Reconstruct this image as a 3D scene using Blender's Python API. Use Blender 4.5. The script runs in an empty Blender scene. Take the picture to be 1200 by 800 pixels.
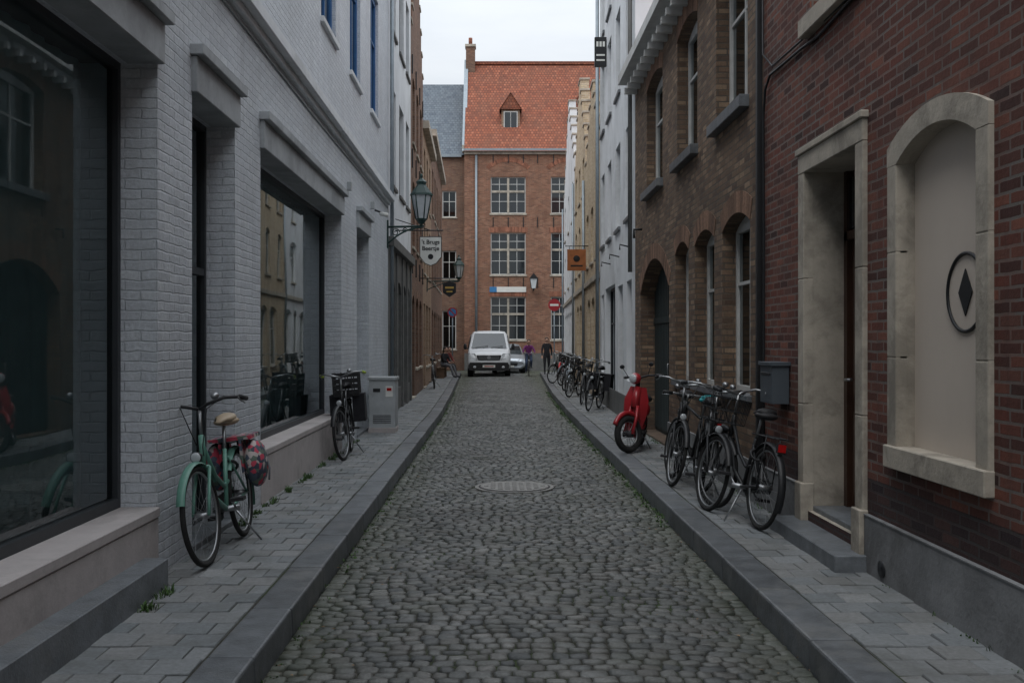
import bpy, math, random
from mathutils import Vector, Matrix
random.seed(7)
R=random.uniform
scene=bpy.context.scene
# ------------------------------------------------------------------ materials
def newmat(name):
    m=bpy.data.materials.new(name); m.use_nodes=True
    nt=m.node_tree; b=nt.nodes['Principled BSDF']
    return m,nt,nt.nodes,nt.links,b
def c4(c): return (c[0],c[1],c[2],1.0)
def mixc(N,L,mode,fac,a,b):
    n=N.new('ShaderNodeMix'); n.data_type='RGBA'; n.blend_type=mode
    for sock,val in ((n.inputs[0],fac),(n.inputs[6],a),(n.inputs[7],b)):
        if hasattr(val,'links'): L.new(val,sock)
        elif isinstance(val,(int,float)): sock.default_value=val
        else: sock.default_value=c4(val)
    return n.outputs[2]
def math_(N,L,op,a,b=None):
    n=N.new('ShaderNodeMath'); n.operation=op
    for i,val in enumerate((a,b)):
        if val is None: continue
        if hasattr(val,'links'): L.new(val,n.inputs[i])
        else: n.inputs[i].default_value=val
    return n.outputs[0]
def noise(N,L,vec,scale,detail=5,rough=.6,dist=0):
    n=N.new('ShaderNodeTexNoise'); n.inputs['Scale'].default_value=scale
    n.inputs['Detail'].default_value=detail; n.inputs['Roughness'].default_value=rough
    n.inputs['Distortion'].default_value=dist
    if vec is not None: L.new(vec,n.inputs['Vector'])
    return n.outputs['Fac']
def ramp(N,L,fac,stops,const=False):
    n=N.new('ShaderNodeValToRGB'); cr=n.color_ramp
    if const: cr.interpolation='CONSTANT'
    while len(cr.elements)<len(stops): cr.elements.new(.5)
    for e,(p,c) in zip(cr.elements,stops):
        e.position=p; e.color=c4(c) if not isinstance(c,(int,float)) else (c,c,c,1)
    L.new(fac,n.inputs[0]); return n.outputs[0]
def wallvec(N,L):
    g=N.new('ShaderNodeNewGeometry'); s=N.new('ShaderNodeSeparateXYZ'); L.new(g.outputs['Position'],s.inputs[0])
    sn=N.new('ShaderNodeSeparateXYZ'); L.new(g.outputs['True Normal'],sn.inputs[0])
    ax=math_(N,L,'GREATER_THAN',math_(N,L,'ABSOLUTE',sn.outputs[0]),.6)
    d=math_(N,L,'SUBTRACT',s.outputs[1],s.outputs[0])
    u=math_(N,L,'ADD',s.outputs[0],math_(N,L,'MULTIPLY',d,ax))
    az=math_(N,L,'GREATER_THAN',math_(N,L,'ABSOLUTE',sn.outputs[2]),.9)
    d2=math_(N,L,'SUBTRACT',s.outputs[1],s.outputs[2])
    v=math_(N,L,'ADD',s.outputs[2],math_(N,L,'MULTIPLY',d2,az))
    c=N.new('ShaderNodeCombineXYZ'); L.new(u,c.inputs[0]); L.new(v,c.inputs[1])
    return g,c.outputs[0]
def brickmat(name,cols,mortar,bw=.21,bh=.066,ms=.009,bump=.5,dirt=.35,rough=.85,dirtcol=(.03,.03,.03),smooth=.15,warp=.006,spec=.3,streak=0.,lump=0.):
    m,nt,N,L,b=newmat(name)
    g,v=wallvec(N,L)
    nn=N.new('ShaderNodeTexNoise'); nn.inputs['Scale'].default_value=9; L.new(g.outputs['Position'],nn.inputs['Vector'])
    sub=N.new('ShaderNodeVectorMath'); sub.operation='SUBTRACT'; L.new(nn.outputs['Color'],sub.inputs[0]); sub.inputs[1].default_value=(.5,.5,.5)
    sc=N.new('ShaderNodeVectorMath'); sc.operation='SCALE'; L.new(sub.outputs[0],sc.inputs[0]); sc.inputs['Scale'].default_value=warp*2
    ad=N.new('ShaderNodeVectorMath'); ad.operation='ADD'; L.new(v,ad.inputs[0]); L.new(sc.outputs[0],ad.inputs[1])
    t=N.new('ShaderNodeTexBrick'); L.new(ad.outputs[0],t.inputs['Vector'])
    t.inputs['Scale'].default_value=1; t.inputs['Brick Width'].default_value=bw; t.inputs['Row Height'].default_value=bh
    t.inputs['Mortar Size'].default_value=ms; t.inputs['Mortar Smooth'].default_value=smooth; t.inputs['Bias'].default_value=0
    t.inputs['Color1'].default_value=(0,0,0,1); t.inputs['Color2'].default_value=(1,1,1,1); t.inputs['Mortar'].default_value=(.5,.5,.5,1)
    n=len(cols)
    cr=ramp(N,L,t.outputs['Color'],[(i/(n-1) if n>1 else 0,c) for i,c in enumerate(cols)])
    fine=noise(N,L,g.outputs['Position'],45,4,.7)
    col=mixc(N,L,'MULTIPLY',.55,cr,ramp(N,L,fine,[(.25,.55),(.75,1.25)]))
    mf=math_(N,L,'MULTIPLY',t.outputs['Fac'],ramp(N,L,noise(N,L,g.outputs['Position'],3,3),[(.3,.45),(.6,1.)]))
    col=mixc(N,L,'MIX',mf,col,mortar)
    big=noise(N,L,g.outputs['Position'],.8,6,.65)
    col=mixc(N,L,'MIX',math_(N,L,'MULTIPLY',ramp(N,L,big,[(.42,0.),(.72,1.)]),dirt),col,dirtcol)
    if streak:
        mp=N.new('ShaderNodeMapping'); mp.inputs['Scale'].default_value=(5,5,.45); L.new(g.outputs['Position'],mp.inputs[0])
        col=mixc(N,L,'MIX',math_(N,L,'MULTIPLY',ramp(N,L,noise(N,L,mp.outputs[0],1.5,6,.7),[(.5,0.),(.75,1.)]),streak),col,dirtcol)
        s=N.new('ShaderNodeSeparateXYZ'); L.new(g.outputs['Position'],s.inputs[0])
        mr=N.new('ShaderNodeMapRange'); mr.inputs[1].default_value=.1; mr.inputs[2].default_value=.9; mr.inputs[3].default_value=1; mr.inputs[4].default_value=0; L.new(s.outputs[2],mr.inputs[0])
        col=mixc(N,L,'MIX',math_(N,L,'MULTIPLY',math_(N,L,'MULTIPLY',mr.outputs[0],ramp(N,L,noise(N,L,g.outputs['Position'],4,5,.7),[(.35,0.2),(.65,1.)])),.6),col,dirtcol)
    L.new(col,b.inputs['Base Color']); b.inputs['Roughness'].default_value=rough; b.inputs['Specular IOR Level'].default_value=spec
    h=math_(N,L,'SUBTRACT',math_(N,L,'MULTIPLY',fine,.35),t.outputs['Fac'])
    h=math_(N,L,'ADD',h,math_(N,L,'MULTIPLY',t.outputs['Color'],.25))
    if lump: h=math_(N,L,'ADD',h,math_(N,L,'MULTIPLY',noise(N,L,g.outputs['Position'],14,4,.6),lump))
    bp=N.new('ShaderNodeBump'); bp.inputs['Strength'].default_value=bump; bp.inputs['Distance'].default_value=.012
    L.new(h,bp.inputs['Height']); L.new(bp.outputs[0],b.inputs['Normal'])
    return m
def plain(name,col,rough=.6,metal=0,var=.25,ns=6,bump=.15,spec=.4,island=0,stain=None):
    m,nt,N,L,b=newmat(name)
    g=N.new('ShaderNodeNewGeometry'); tc=g.outputs['Position']
    f=noise(N,L,tc,ns,7,.65)
    o=mixc(N,L,'MULTIPLY',1.0,col,ramp(N,L,f,[(.3,1-var),(.7,1+var)]))
    if island:
        o=mixc(N,L,'MULTIPLY',1.0,o,ramp(N,L,g.outputs['Random Per Island'],[(0,1-island),(1,1+island)]))
    if stain:
        s=noise(N,L,tc,stain[1],6,.7,.3)
        o=mixc(N,L,'MIX',math_(N,L,'MULTIPLY',ramp(N,L,s,[(stain[3],0.),(stain[3]+.15,1.)]),stain[2]),o,stain[0])
    L.new(o,b.inputs['Base Color']); b.inputs['Roughness'].default_value=rough; b.inputs['Metallic'].default_value=metal
    b.inputs['Specular IOR Level'].default_value=spec
    if bump:
        bp=N.new('ShaderNodeBump'); bp.inputs['Strength'].default_value=bump; bp.inputs['Distance'].default_value=.01
        L.new(noise(N,L,tc,ns*9,4,.6),bp.inputs['Height']); L.new(bp.outputs[0],b.inputs['Normal'])
    return m
def glassmat(name,tint=(.72,.8,.8),ior=1.7,add=.04):
    m,nt,N,L,b=newmat(name); N.remove(b); out=N['Material Output']
    fr=N.new('ShaderNodeFresnel'); fr.inputs['IOR'].default_value=ior
    g=N.new('ShaderNodeNewGeometry'); bp=N.new('ShaderNodeBump'); bp.inputs['Strength'].default_value=.05; bp.inputs['Distance'].default_value=.02
    L.new(noise(N,L,g.outputs['Position'],1.3,1),bp.inputs['Height'])
    tr=N.new('ShaderNodeBsdfTransparent'); tr.inputs[0].default_value=c4(tint)
    gl=N.new('ShaderNodeBsdfGlossy'); gl.inputs['Roughness'].default_value=.015; gl.inputs[0].default_value=(.9,.95,.97,1)
    L.new(bp.outputs[0],gl.inputs['Normal'])
    mx=N.new('ShaderNodeMixShader'); L.new(math_(N,L,'ADD',fr.outputs[0],add),mx.inputs[0])
    L.new(tr.outputs[0],mx.inputs[1]); L.new(gl.outputs[0],mx.inputs[2]); L.new(mx.outputs[0],out.inputs[0])
    return m
M={}
M['wbrick']=brickmat('white_painted_brick',[(.60,.635,.68),(.69,.725,.77),(.64,.675,.72),(.73,.765,.80)],(.585,.62,.665),bump=.75,dirt=.32,dirtcol=(.33,.34,.35),warp=.013,rough=.55,streak=.4,lump=.9,ms=.007,smooth=.6)
M['wplaster']=plain('white_plaster',(.72,.74,.76),.75,var=.1,ns=1.2,stain=((.38,.39,.39),.7,.45,.5))
M['redbrick']=brickmat('dark_red_brick',[(.05,.028,.026),(.20,.07,.05),(.11,.043,.035),(.27,.105,.072),(.075,.036,.032),(.22,.08,.055),(.15,.075,.06)],(.185,.165,.15),bump=.9,dirt=.5,dirtcol=(.07,.042,.036),streak=.45)
M['darkbrick']=brickmat('blackened_brick',[(.04,.027,.03),(.085,.045,.04),(.06,.035,.035),(.11,.058,.05)],(.07,.062,.06),bump=.9,dirt=.3)
M['brnbrick']=brickmat('brown_brick',[(.11,.07,.05),(.27,.175,.115),(.16,.105,.07),(.34,.235,.155),(.12,.08,.06),(.22,.145,.095)],(.10,.086,.072),bump=.9,dirt=.6,dirtcol=(.075,.057,.046),streak=.5)
M['orgbrick']=brickmat('orange_brick',[(.23,.10,.062),(.34,.155,.095),(.18,.08,.055),(.29,.135,.08),(.39,.2,.13)],(.28,.215,.165),bump=.5,dirt=.45,dirtcol=(.13,.075,.052),streak=.4)
M['tanbrick']=brickmat('tan_brick',[(.33,.21,.14),(.40,.27,.18),(.27,.16,.1)],(.34,.28,.22),bump=.5,dirt=.3,dirtcol=(.17,.12,.09),streak=.3)
M['oldbrick']=brickmat('old_dark_brick',[(.15,.08,.055),(.25,.13,.085),(.19,.105,.075),(.3,.17,.11)],(.2,.165,.135),bump=.5,dirt=.5,dirtcol=(.08,.06,.048),streak=.3)
M['yelbrick']=brickmat('yellow_brick',[(.54,.42,.27),(.66,.54,.37),(.46,.34,.22),(.7,.59,.43)],(.55,.48,.38),bump=.5,dirt=.35,dirtcol=(.3,.22,.15),streak=.4)
M['rooftile']=brickmat('clay_roof_tile',[(.27,.085,.05),(.37,.12,.065),(.21,.07,.045),(.43,.155,.09)],(.13,.05,.033),bw=.17,bh=.17,ms=.02,bump=.9,dirt=.5,dirtcol=(.15,.08,.055),streak=.3)
M['slate']=brickmat('slate_roof',[(.10,.12,.15),(.16,.19,.22),(.13,.15,.18)],(.06,.07,.08),bw=.2,bh=.16,ms=.012,bump=.6,dirt=.3,dirtcol=(.17,.19,.2))
M['vous']=plain('arch_brick',(.20,.115,.075),.85,var=.35,ns=30,island=.4)
M['vous_r']=plain('red_arch_brick',(.28,.12,.075),.85,var=.35,ns=30,island=.35)
M['stone']=plain('beige_stone',(.44,.395,.33),.8,var=.2,ns=4,bump=.35,stain=((.2,.18,.15),2.2,.7,.47))
M['concrete']=plain('concrete_panel',(.47,.43,.42),.8,var=.12,ns=3,bump=.3,stain=((.27,.25,.24),1.5,.6,.48))
M['lintel']=plain('lintel_paint',(.42,.44,.455),.7,var=.12,ns=3,bump=.2,stain=((.24,.25,.26),1.2,.6,.48))
M['bluestone']=plain('bluestone',(.115,.125,.135),.45,var=.35,ns=7,bump=.35,island=.3,stain=((.2,.2,.19),3,.5,.52))
M['plinth']=plain('grey_render',(.22,.225,.23),.85,var=.25,ns=2.5,bump=.5,stain=((.12,.12,.12),1.6,.75,.47))
M['greystone']=plain('grey_stone',(.14,.14,.135),.7,var=.25,ns=3,bump=.3)
M['panel']=plain('beige_blind',(.62,.545,.47),.7,var=.05,ns=1.2,bump=.03)
M['black']=plain('black_metal',(.015,.016,.018),.45,.0,var=.2,ns=10,bump=.05)
M['blackp']=plain('black_plastic',(.02,.02,.022),.6,var=.25,ns=14)
M['tyre']=plain('tyre_rubber',(.018,.018,.018),.85,var=.3,ns=20)
M['steel']=plain('steel',(.34,.35,.36),.42,.9,var=.15,ns=15,bump=.05)
M['frame_dk']=plain('dark_window_frame',(.035,.04,.045),.45,var=.15,ns=5,bump=.05)
M['frame_w']=plain('white_window_frame',(.55,.55,.53),.55,var=.15,ns=5,bump=.05)
M['frame_bl']=plain('blue_window_frame',(.03,.12,.3),.5,var=.15,ns=5,bump=.05)
M['green_door']=plain('dark_green_door',(.022,.036,.038),.5,var=.25,ns=4,bump=.1)
M['brown_door']=plain('brown_door',(.05,.025,.016),.4,var=.35,ns=3,bump=.2)
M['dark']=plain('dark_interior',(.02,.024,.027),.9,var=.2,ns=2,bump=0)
M['curtain']=plain('curtain',(.45,.46,.45),.9,var=.2,ns=2,bump=.1)
M['shopint']=plain('shop_interior',(.50,.66,.70),.9,var=.2,ns=.8,bump=.05)
M['glass']=glassmat('window_glass',(.5,.56,.58),1.5,.02)
M['shopglass']=glassmat('shop_glass',(.72,.84,.86),1.6,.04)
M['zinc']=plain('zinc',(.26,.30,.33),.5,.5,var=.15,ns=4,bump=.05)
M['greybox']=plain('grey_cabinet_paint',(.4,.42,.43),.5,var=.12,ns=5,bump=.08,stain=((.22,.22,.22),4,.5,.55))
M['boxblue']=plain('slate_grey_paint',(.07,.085,.1),.45,var=.1,ns=5)
M['mint']=plain('mint_green_paint',(.12,.27,.215),.35,var=.1,ns=8,bump=.02)
M['red']=plain('red_paint',(.33,.018,.025),.3,var=.08,ns=8,bump=.02,spec=.6)
M['lime']=plain('lime_grip',(.45,.6,.05),.5,var=.1)
M['cream']=plain('cream_leather',(.42,.33,.23),.5,var=.1)
M['teal']=plain('teal_saddle_cover',(.03,.3,.33),.5,var=.1)
M['redlight']=plain('red_reflector',(.4,.01,.01),.2,var=.1)
M['whitep']=plain('white_car_paint',(.66,.68,.70),.25,var=.03,ns=2,bump=0,spec=.6)
M['silverp']=plain('silver_car_paint',(.4,.43,.46),.3,.6,var=.03,ns=2,bump=0)
M['carglass']=plain('car_glass',(.015,.02,.024),.05,var=.1,bump=0,spec=.8)
M['lampglass']=plain('headlamp_glass',(.50,.53,.55),.12,var=.1,bump=0,spec=.9)
M['iron']=plain('cast_iron',(.24,.237,.225),.5,.1,var=.3,ns=12,bump=.3)
M['soil']=plain('joint_soil',(.042,.041,.032),.95,var=.5,ns=3,bump=.5,stain=((.036,.06,.018),.9,.85,.48))
M['leaf']=plain('weed_leaf',(.05,.10,.025),.6,var=.4,ns=15,bump=0,island=.4)
M['signwhite']=plain('sign_white',(.72,.72,.68),.5,var=.06)
M['copper']=plain('copper_sign',(.33,.12,.045),.5,.3,var=.25,ns=6)
M['gold']=plain('gold_paint',(.5,.33,.08),.4,var=.1)
M['lantgreen']=plain('lantern_green',(.02,.05,.045),.4,var=.15)
M['blueplate']=plain('blue_plate',(.05,.2,.42),.5,var=.05)
M['skin']=plain('skin',(.45,.27,.2),.6,var=.05,bump=0)
M['hair']=plain('dark_hair',(.03,.02,.015),.6,var=.3,ns=40,bump=.2)
M['cl_black']=plain('black_cloth',(.018,.018,.022),.9,var=.3,ns=12,bump=.2)
M['cl_purple']=plain('purple_cloth',(.16,.03,.14),.9,var=.3,ns=12,bump=.2)
M['cl_jeans']=plain('denim',(.04,.06,.11),.9,var=.3,ns=20,bump=.2)
M['cl_red']=plain('brick_red_cloth',(.2,.05,.045),.9,var=.3,ns=12,bump=.2)
M['cl_grey']=plain('grey_cloth',(.12,.12,.13),.9,var=.3,ns=12,bump=.2)
M['wood']=plain('bench_wood',(.12,.075,.045),.7,var=.3,ns=8)
def setts():
    m,nt,N,L,b=newmat('sett_stone')
    g=N.new('ShaderNodeNewGeometry'); P=g.outputs['Position']
    c=ramp(N,L,g.outputs['Random Per Island'],[(0,(.065,.071,.072)),(.3,(.105,.111,.107)),(.6,(.13,.134,.126)),(.85,(.09,.089,.082)),(1,(.18,.182,.172))])
    c=mixc(N,L,'MULTIPLY',.85,c,ramp(N,L,noise(N,L,P,60,4,.7),[(.3,.55),(.7,1.3)]))
    c=mixc(N,L,'MULTIPLY',1.,c,ramp(N,L,noise(N,L,P,.6,6,.65),[(.3,.6),(.7,1.3)]))
    # greenish, mossy patches
    c=mixc(N,L,'MIX',math_(N,L,'MULTIPLY',ramp(N,L,noise(N,L,P,1.1,7,.75,.5),[(.52,0.),(.7,1.)]),.35),c,(.065,.075,.04))
    s=N.new('ShaderNodeSeparateXYZ'); L.new(P,s.inputs[0])
    e=math_(N,L,'ABSOLUTE',math_(N,L,'SUBTRACT',s.outputs[0],.23))
    edge=math_(N,L,'ADD',e,math_(N,L,'MULTIPLY',noise(N,L,P,1.6,5,.7),.9))
    mr=N.new('ShaderNodeMapRange'); L.new(edge,mr.inputs[0]); mr.inputs[1].default_value=1.4; mr.inputs[2].default_value=1.95; mr.inputs[3].default_value=0; mr.inputs[4].default_value=.6
    c=mixc(N,L,'MIX',mr.outputs[0],c,(.05,.062,.03))
    L.new(c,b.inputs['Base Color']); b.inputs['Specular IOR Level'].default_value=.5
    r=ramp(N,L,noise(N,L,P,3,4),[(.3,.34),(.7,.68)]); L.new(r,b.inputs['Roughness'])
    bp=N.new('ShaderNodeBump'); bp.inputs['Strength'].default_value=.55; bp.inputs['Distance'].default_value=.006
    L.new(noise(N,L,P,70,5,.7),bp.inputs['Height']); L.new(bp.outputs[0],b.inputs['Normal'])
    return m
M['sett']=setts()
def slab():
    m,nt,N,L,b=newmat('paving_slab')
    g=N.new('ShaderNodeNewGeometry'); P=g.outputs['Position']
    c=ramp(N,L,g.outputs['Random Per Island'],[(0,(.155,.17,.178)),(.5,(.215,.226,.232)),(.8,(.185,.188,.186)),(1,(.265,.272,.275))])
    c=mixc(N,L,'MULTIPLY',.8,c,ramp(N,L,noise(N,L,P,40,4,.7),[(.3,.7),(.7,1.2)]))
    c=mixc(N,L,'MIX',math_(N,L,'MULTIPLY',ramp(N,L,noise(N,L,P,1.7,6,.7,.4),[(.46,0.),(.66,1.)]),.6),c,(.09,.092,.085))
    sp_=N.new('ShaderNodeTexVoronoi'); sp_.inputs['Scale'].default_value=7; L.new(P,sp_.inputs['Vector'])
    c=mixc(N,L,'MIX',math_(N,L,'MULTIPLY',ramp(N,L,sp_.outputs['Distance'],[(.05,1.),(.09,0.)]),.55),c,(.06,.06,.058))
    L.new(c,b.inputs['Base Color']); b.inputs['Roughness'].default_value=.68
    bp=N.new('ShaderNodeBump'); bp.inputs['Strength'].default_value=.3; bp.inputs['Distance'].default_value=.006
    L.new(noise(N,L,P,60,4,.7),bp.inputs['Height']); L.new(bp.outputs[0],b.inputs['Normal'])
    return m
M['slab']=slab()
def floral():
    m,nt,N,L,b=newmat('floral_fabric')
    g=N.new('ShaderNodeNewGeometry'); v=N.new('ShaderNodeTexVoronoi'); v.inputs['Scale'].default_value=26; L.new(g.outputs['Position'],v.inputs['Vector'])
    s=N.new('ShaderNodeSeparateColor'); L.new(v.outputs['Color'],s.inputs[0])
    c=ramp(N,L,s.outputs[0],[(0,(.05,.06,.09)),(.3,(.5,.06,.1)),(.5,(.12,.16,.13)),(.65,(.45,.4,.38)),(.85,(.08,.1,.14))],True)
    L.new(c,b.inputs['Base Color']); b.inputs['Roughness'].default_value=.8
    return m
M['floral']=floral()

# ------------------------------------------------------------------ mesh builder
class MB:
    def __init__(s,T=None): s.v=[];s.f=[];s.m=[];s.sm=[];s.mats=[];s.T=T or Matrix.Identity(4)
    def mi(s,k):
        if k not in s.mats: s.mats.append(k)
        return s.mats.index(k)
    def add(s,vs,fs,k,smooth=False,T=None):
        T=s.T@T if T is not None else s.T
        o=len(s.v); i=s.mi(k); fl=T.to_3x3().determinant()<0
        s.v+= [tuple(T@Vector(p)) for p in vs]
        for f in fs:
            f=[o+a for a in f]
            if fl: f.reverse()
            s.f.append(f); s.m.append(i); s.sm.append(smooth)
    def box(s,x0,x1,y0,y1,z0,z1,k,T=None):
        if x0>x1:x0,x1=x1,x0
        if y0>y1:y0,y1=y1,y0
        if z0>z1:z0,z1=z1,z0
        vs=[(x,y,z) for x in (x0,x1) for y in (y0,y1) for z in (z0,z1)]
        s.add(vs,[(0,1,3,2),(4,6,7,5),(0,4,5,1),(2,3,7,6),(0,2,6,4),(1,5,7,3)],k,False,T)
    def tube(s,pts,r,k,n=8,T=None,closed=False,cap=True,flat=1.0):
        pts=[Vector(p) for p in pts]; m=len(pts)
        rs=r if isinstance(r,(list,tuple)) else [r]*m
        vs=[];fs=[]
        prev=None
        for i,p in enumerate(pts):
            if closed: t=pts[(i+1)%m]-pts[i-1]
            else: t=pts[min(i+1,m-1)]-pts[max(i-1,0)]
            t.normalize()
            if prev is None:
                a=Vector((0,0,1)) if abs(t.z)<.9 else Vector((1,0,0))
                x=t.cross(a).normalized()
            else:
                x=(prev-t*prev.dot(t)).normalized()
            prev=x; y=t.cross(x)
            for j in range(n):
                a=2*math.pi*j/n
                vs.append(p+x*math.cos(a)*rs[i]+y*math.sin(a)*rs[i]*flat)
        q=m if closed else m-1
        for i in range(q):
            for j in range(n):
                a=i*n+j;b=i*n+(j+1)%n;c=((i+1)%m)*n+(j+1)%n;d=((i+1)%m)*n+j
                fs.append((a,b,c,d))
        if not closed and cap:
            fs.append(tuple(range(n-1,-1,-1))); fs.append(tuple((m-1)*n+j for j in range(n)))
        s.add(vs,fs,k,True,T)
    def ring(s,c,ax1,ax2,Rr,r,k,N=32,n=6,T=None,a0=0,a1=2*math.pi):
        c=Vector(c);a=Vector(ax1);b=Vector(ax2); full=abs(a1-a0-2*math.pi)<1e-6
        K=N if full else N+1
        pts=[c+a*Rr*math.cos(a0+(a1-a0)*i/N)+b*Rr*math.sin(a0+(a1-a0)*i/N) for i in range(K)]
        s.tube(pts,r,k,n,T,closed=full)
    def ell(s,c,rx,ry,rz,k,T=None,nu=14,nv=9,z0=-1.0):
        vs=[];fs=[]
        for i in range(nv+1):
            ph=-math.pi/2+math.pi*i/nv
            for j in range(nu):
                th=2*math.pi*j/nu
                vs.append((c[0]+rx*math.cos(ph)*math.cos(th),c[1]+ry*math.cos(ph)*math.sin(th),c[2]+rz*max(math.sin(ph),z0)))
        for i in range(nv):
            for j in range(nu):
                fs.append((i*nu+j,i*nu+(j+1)%nu,(i+1)*nu+(j+1)%nu,(i+1)*nu+j))
        s.add(vs,fs,k,True,T)
    def disc(s,c0,c1,r,k,n=24,T=None):
        s.tube([c0,c1],r,k,n,T)
        for i in range(n+2): s.sm[-1-i]=False
    def prism(s,poly,y0,y1,k,T=None):
        n=len(poly); vs=[(p[0],y0,p[1]) for p in poly]+[(p[0],y1,p[1]) for p in poly]
        fs=[tuple(range(n)),tuple(range(2*n-1,n-1,-1))]+[(i,i+n,(i+1)%n+n,(i+1)%n) for i in range(n)]
        s.add(vs,fs,k,False,T)
    def obj(s,name,parent=None,bevel=0,seg=1):
        me=bpy.data.meshes.new(name); me.from_pydata(s.v,[],s.f)
        for k in s.mats: me.materials.append(M[k])
        me.polygons.foreach_set('material_index',s.m); me.polygons.foreach_set('use_smooth',s.sm); me.update()
        o=bpy.data.objects.new(name,me); scene.collection.objects.link(o)
        if parent: o.parent=parent
        if bevel:
            b=o.modifiers.new('bevel','BEVEL'); b.width=bevel; b.segments=seg; b.limit_method='ANGLE'; b.angle_limit=math.radians(40)
        return o
def empty(name):
    e=bpy.data.objects.new(name,None); scene.collection.objects.link(e); return e
def text(name,s,size,k,T,parent,ext=.003,align='CENTER'):
    cu=bpy.data.curves.new(name,'FONT'); cu.body=s; cu.size=size; cu.align_x=align; cu.align_y='CENTER'; cu.extrude=ext; cu.offset=.002
    o=bpy.data.objects.new(name,cu); scene.collection.objects.link(o); o.data.materials.append(M[k]); o.matrix_world=T
    if parent: o.parent=parent
    return o
def arc_z(op,u):
    u0,u1,z0,z1,r=op['u0'],op['u1'],op['z0'],op['z1'],op['rise']
    a=(u1-u0)/2; um=(u0+u1)/2; RR=(a*a+r*r)/(2*r); return z1-RR+math.sqrt(max(RR*RR-(u-um)**2,0))
def O(u0,u1,z0,z1,rise=0,**k):
    d=dict(u0=u0,u1=u1,z0=z0,z1=z1,rise=rise); d.update(k); return d
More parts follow.
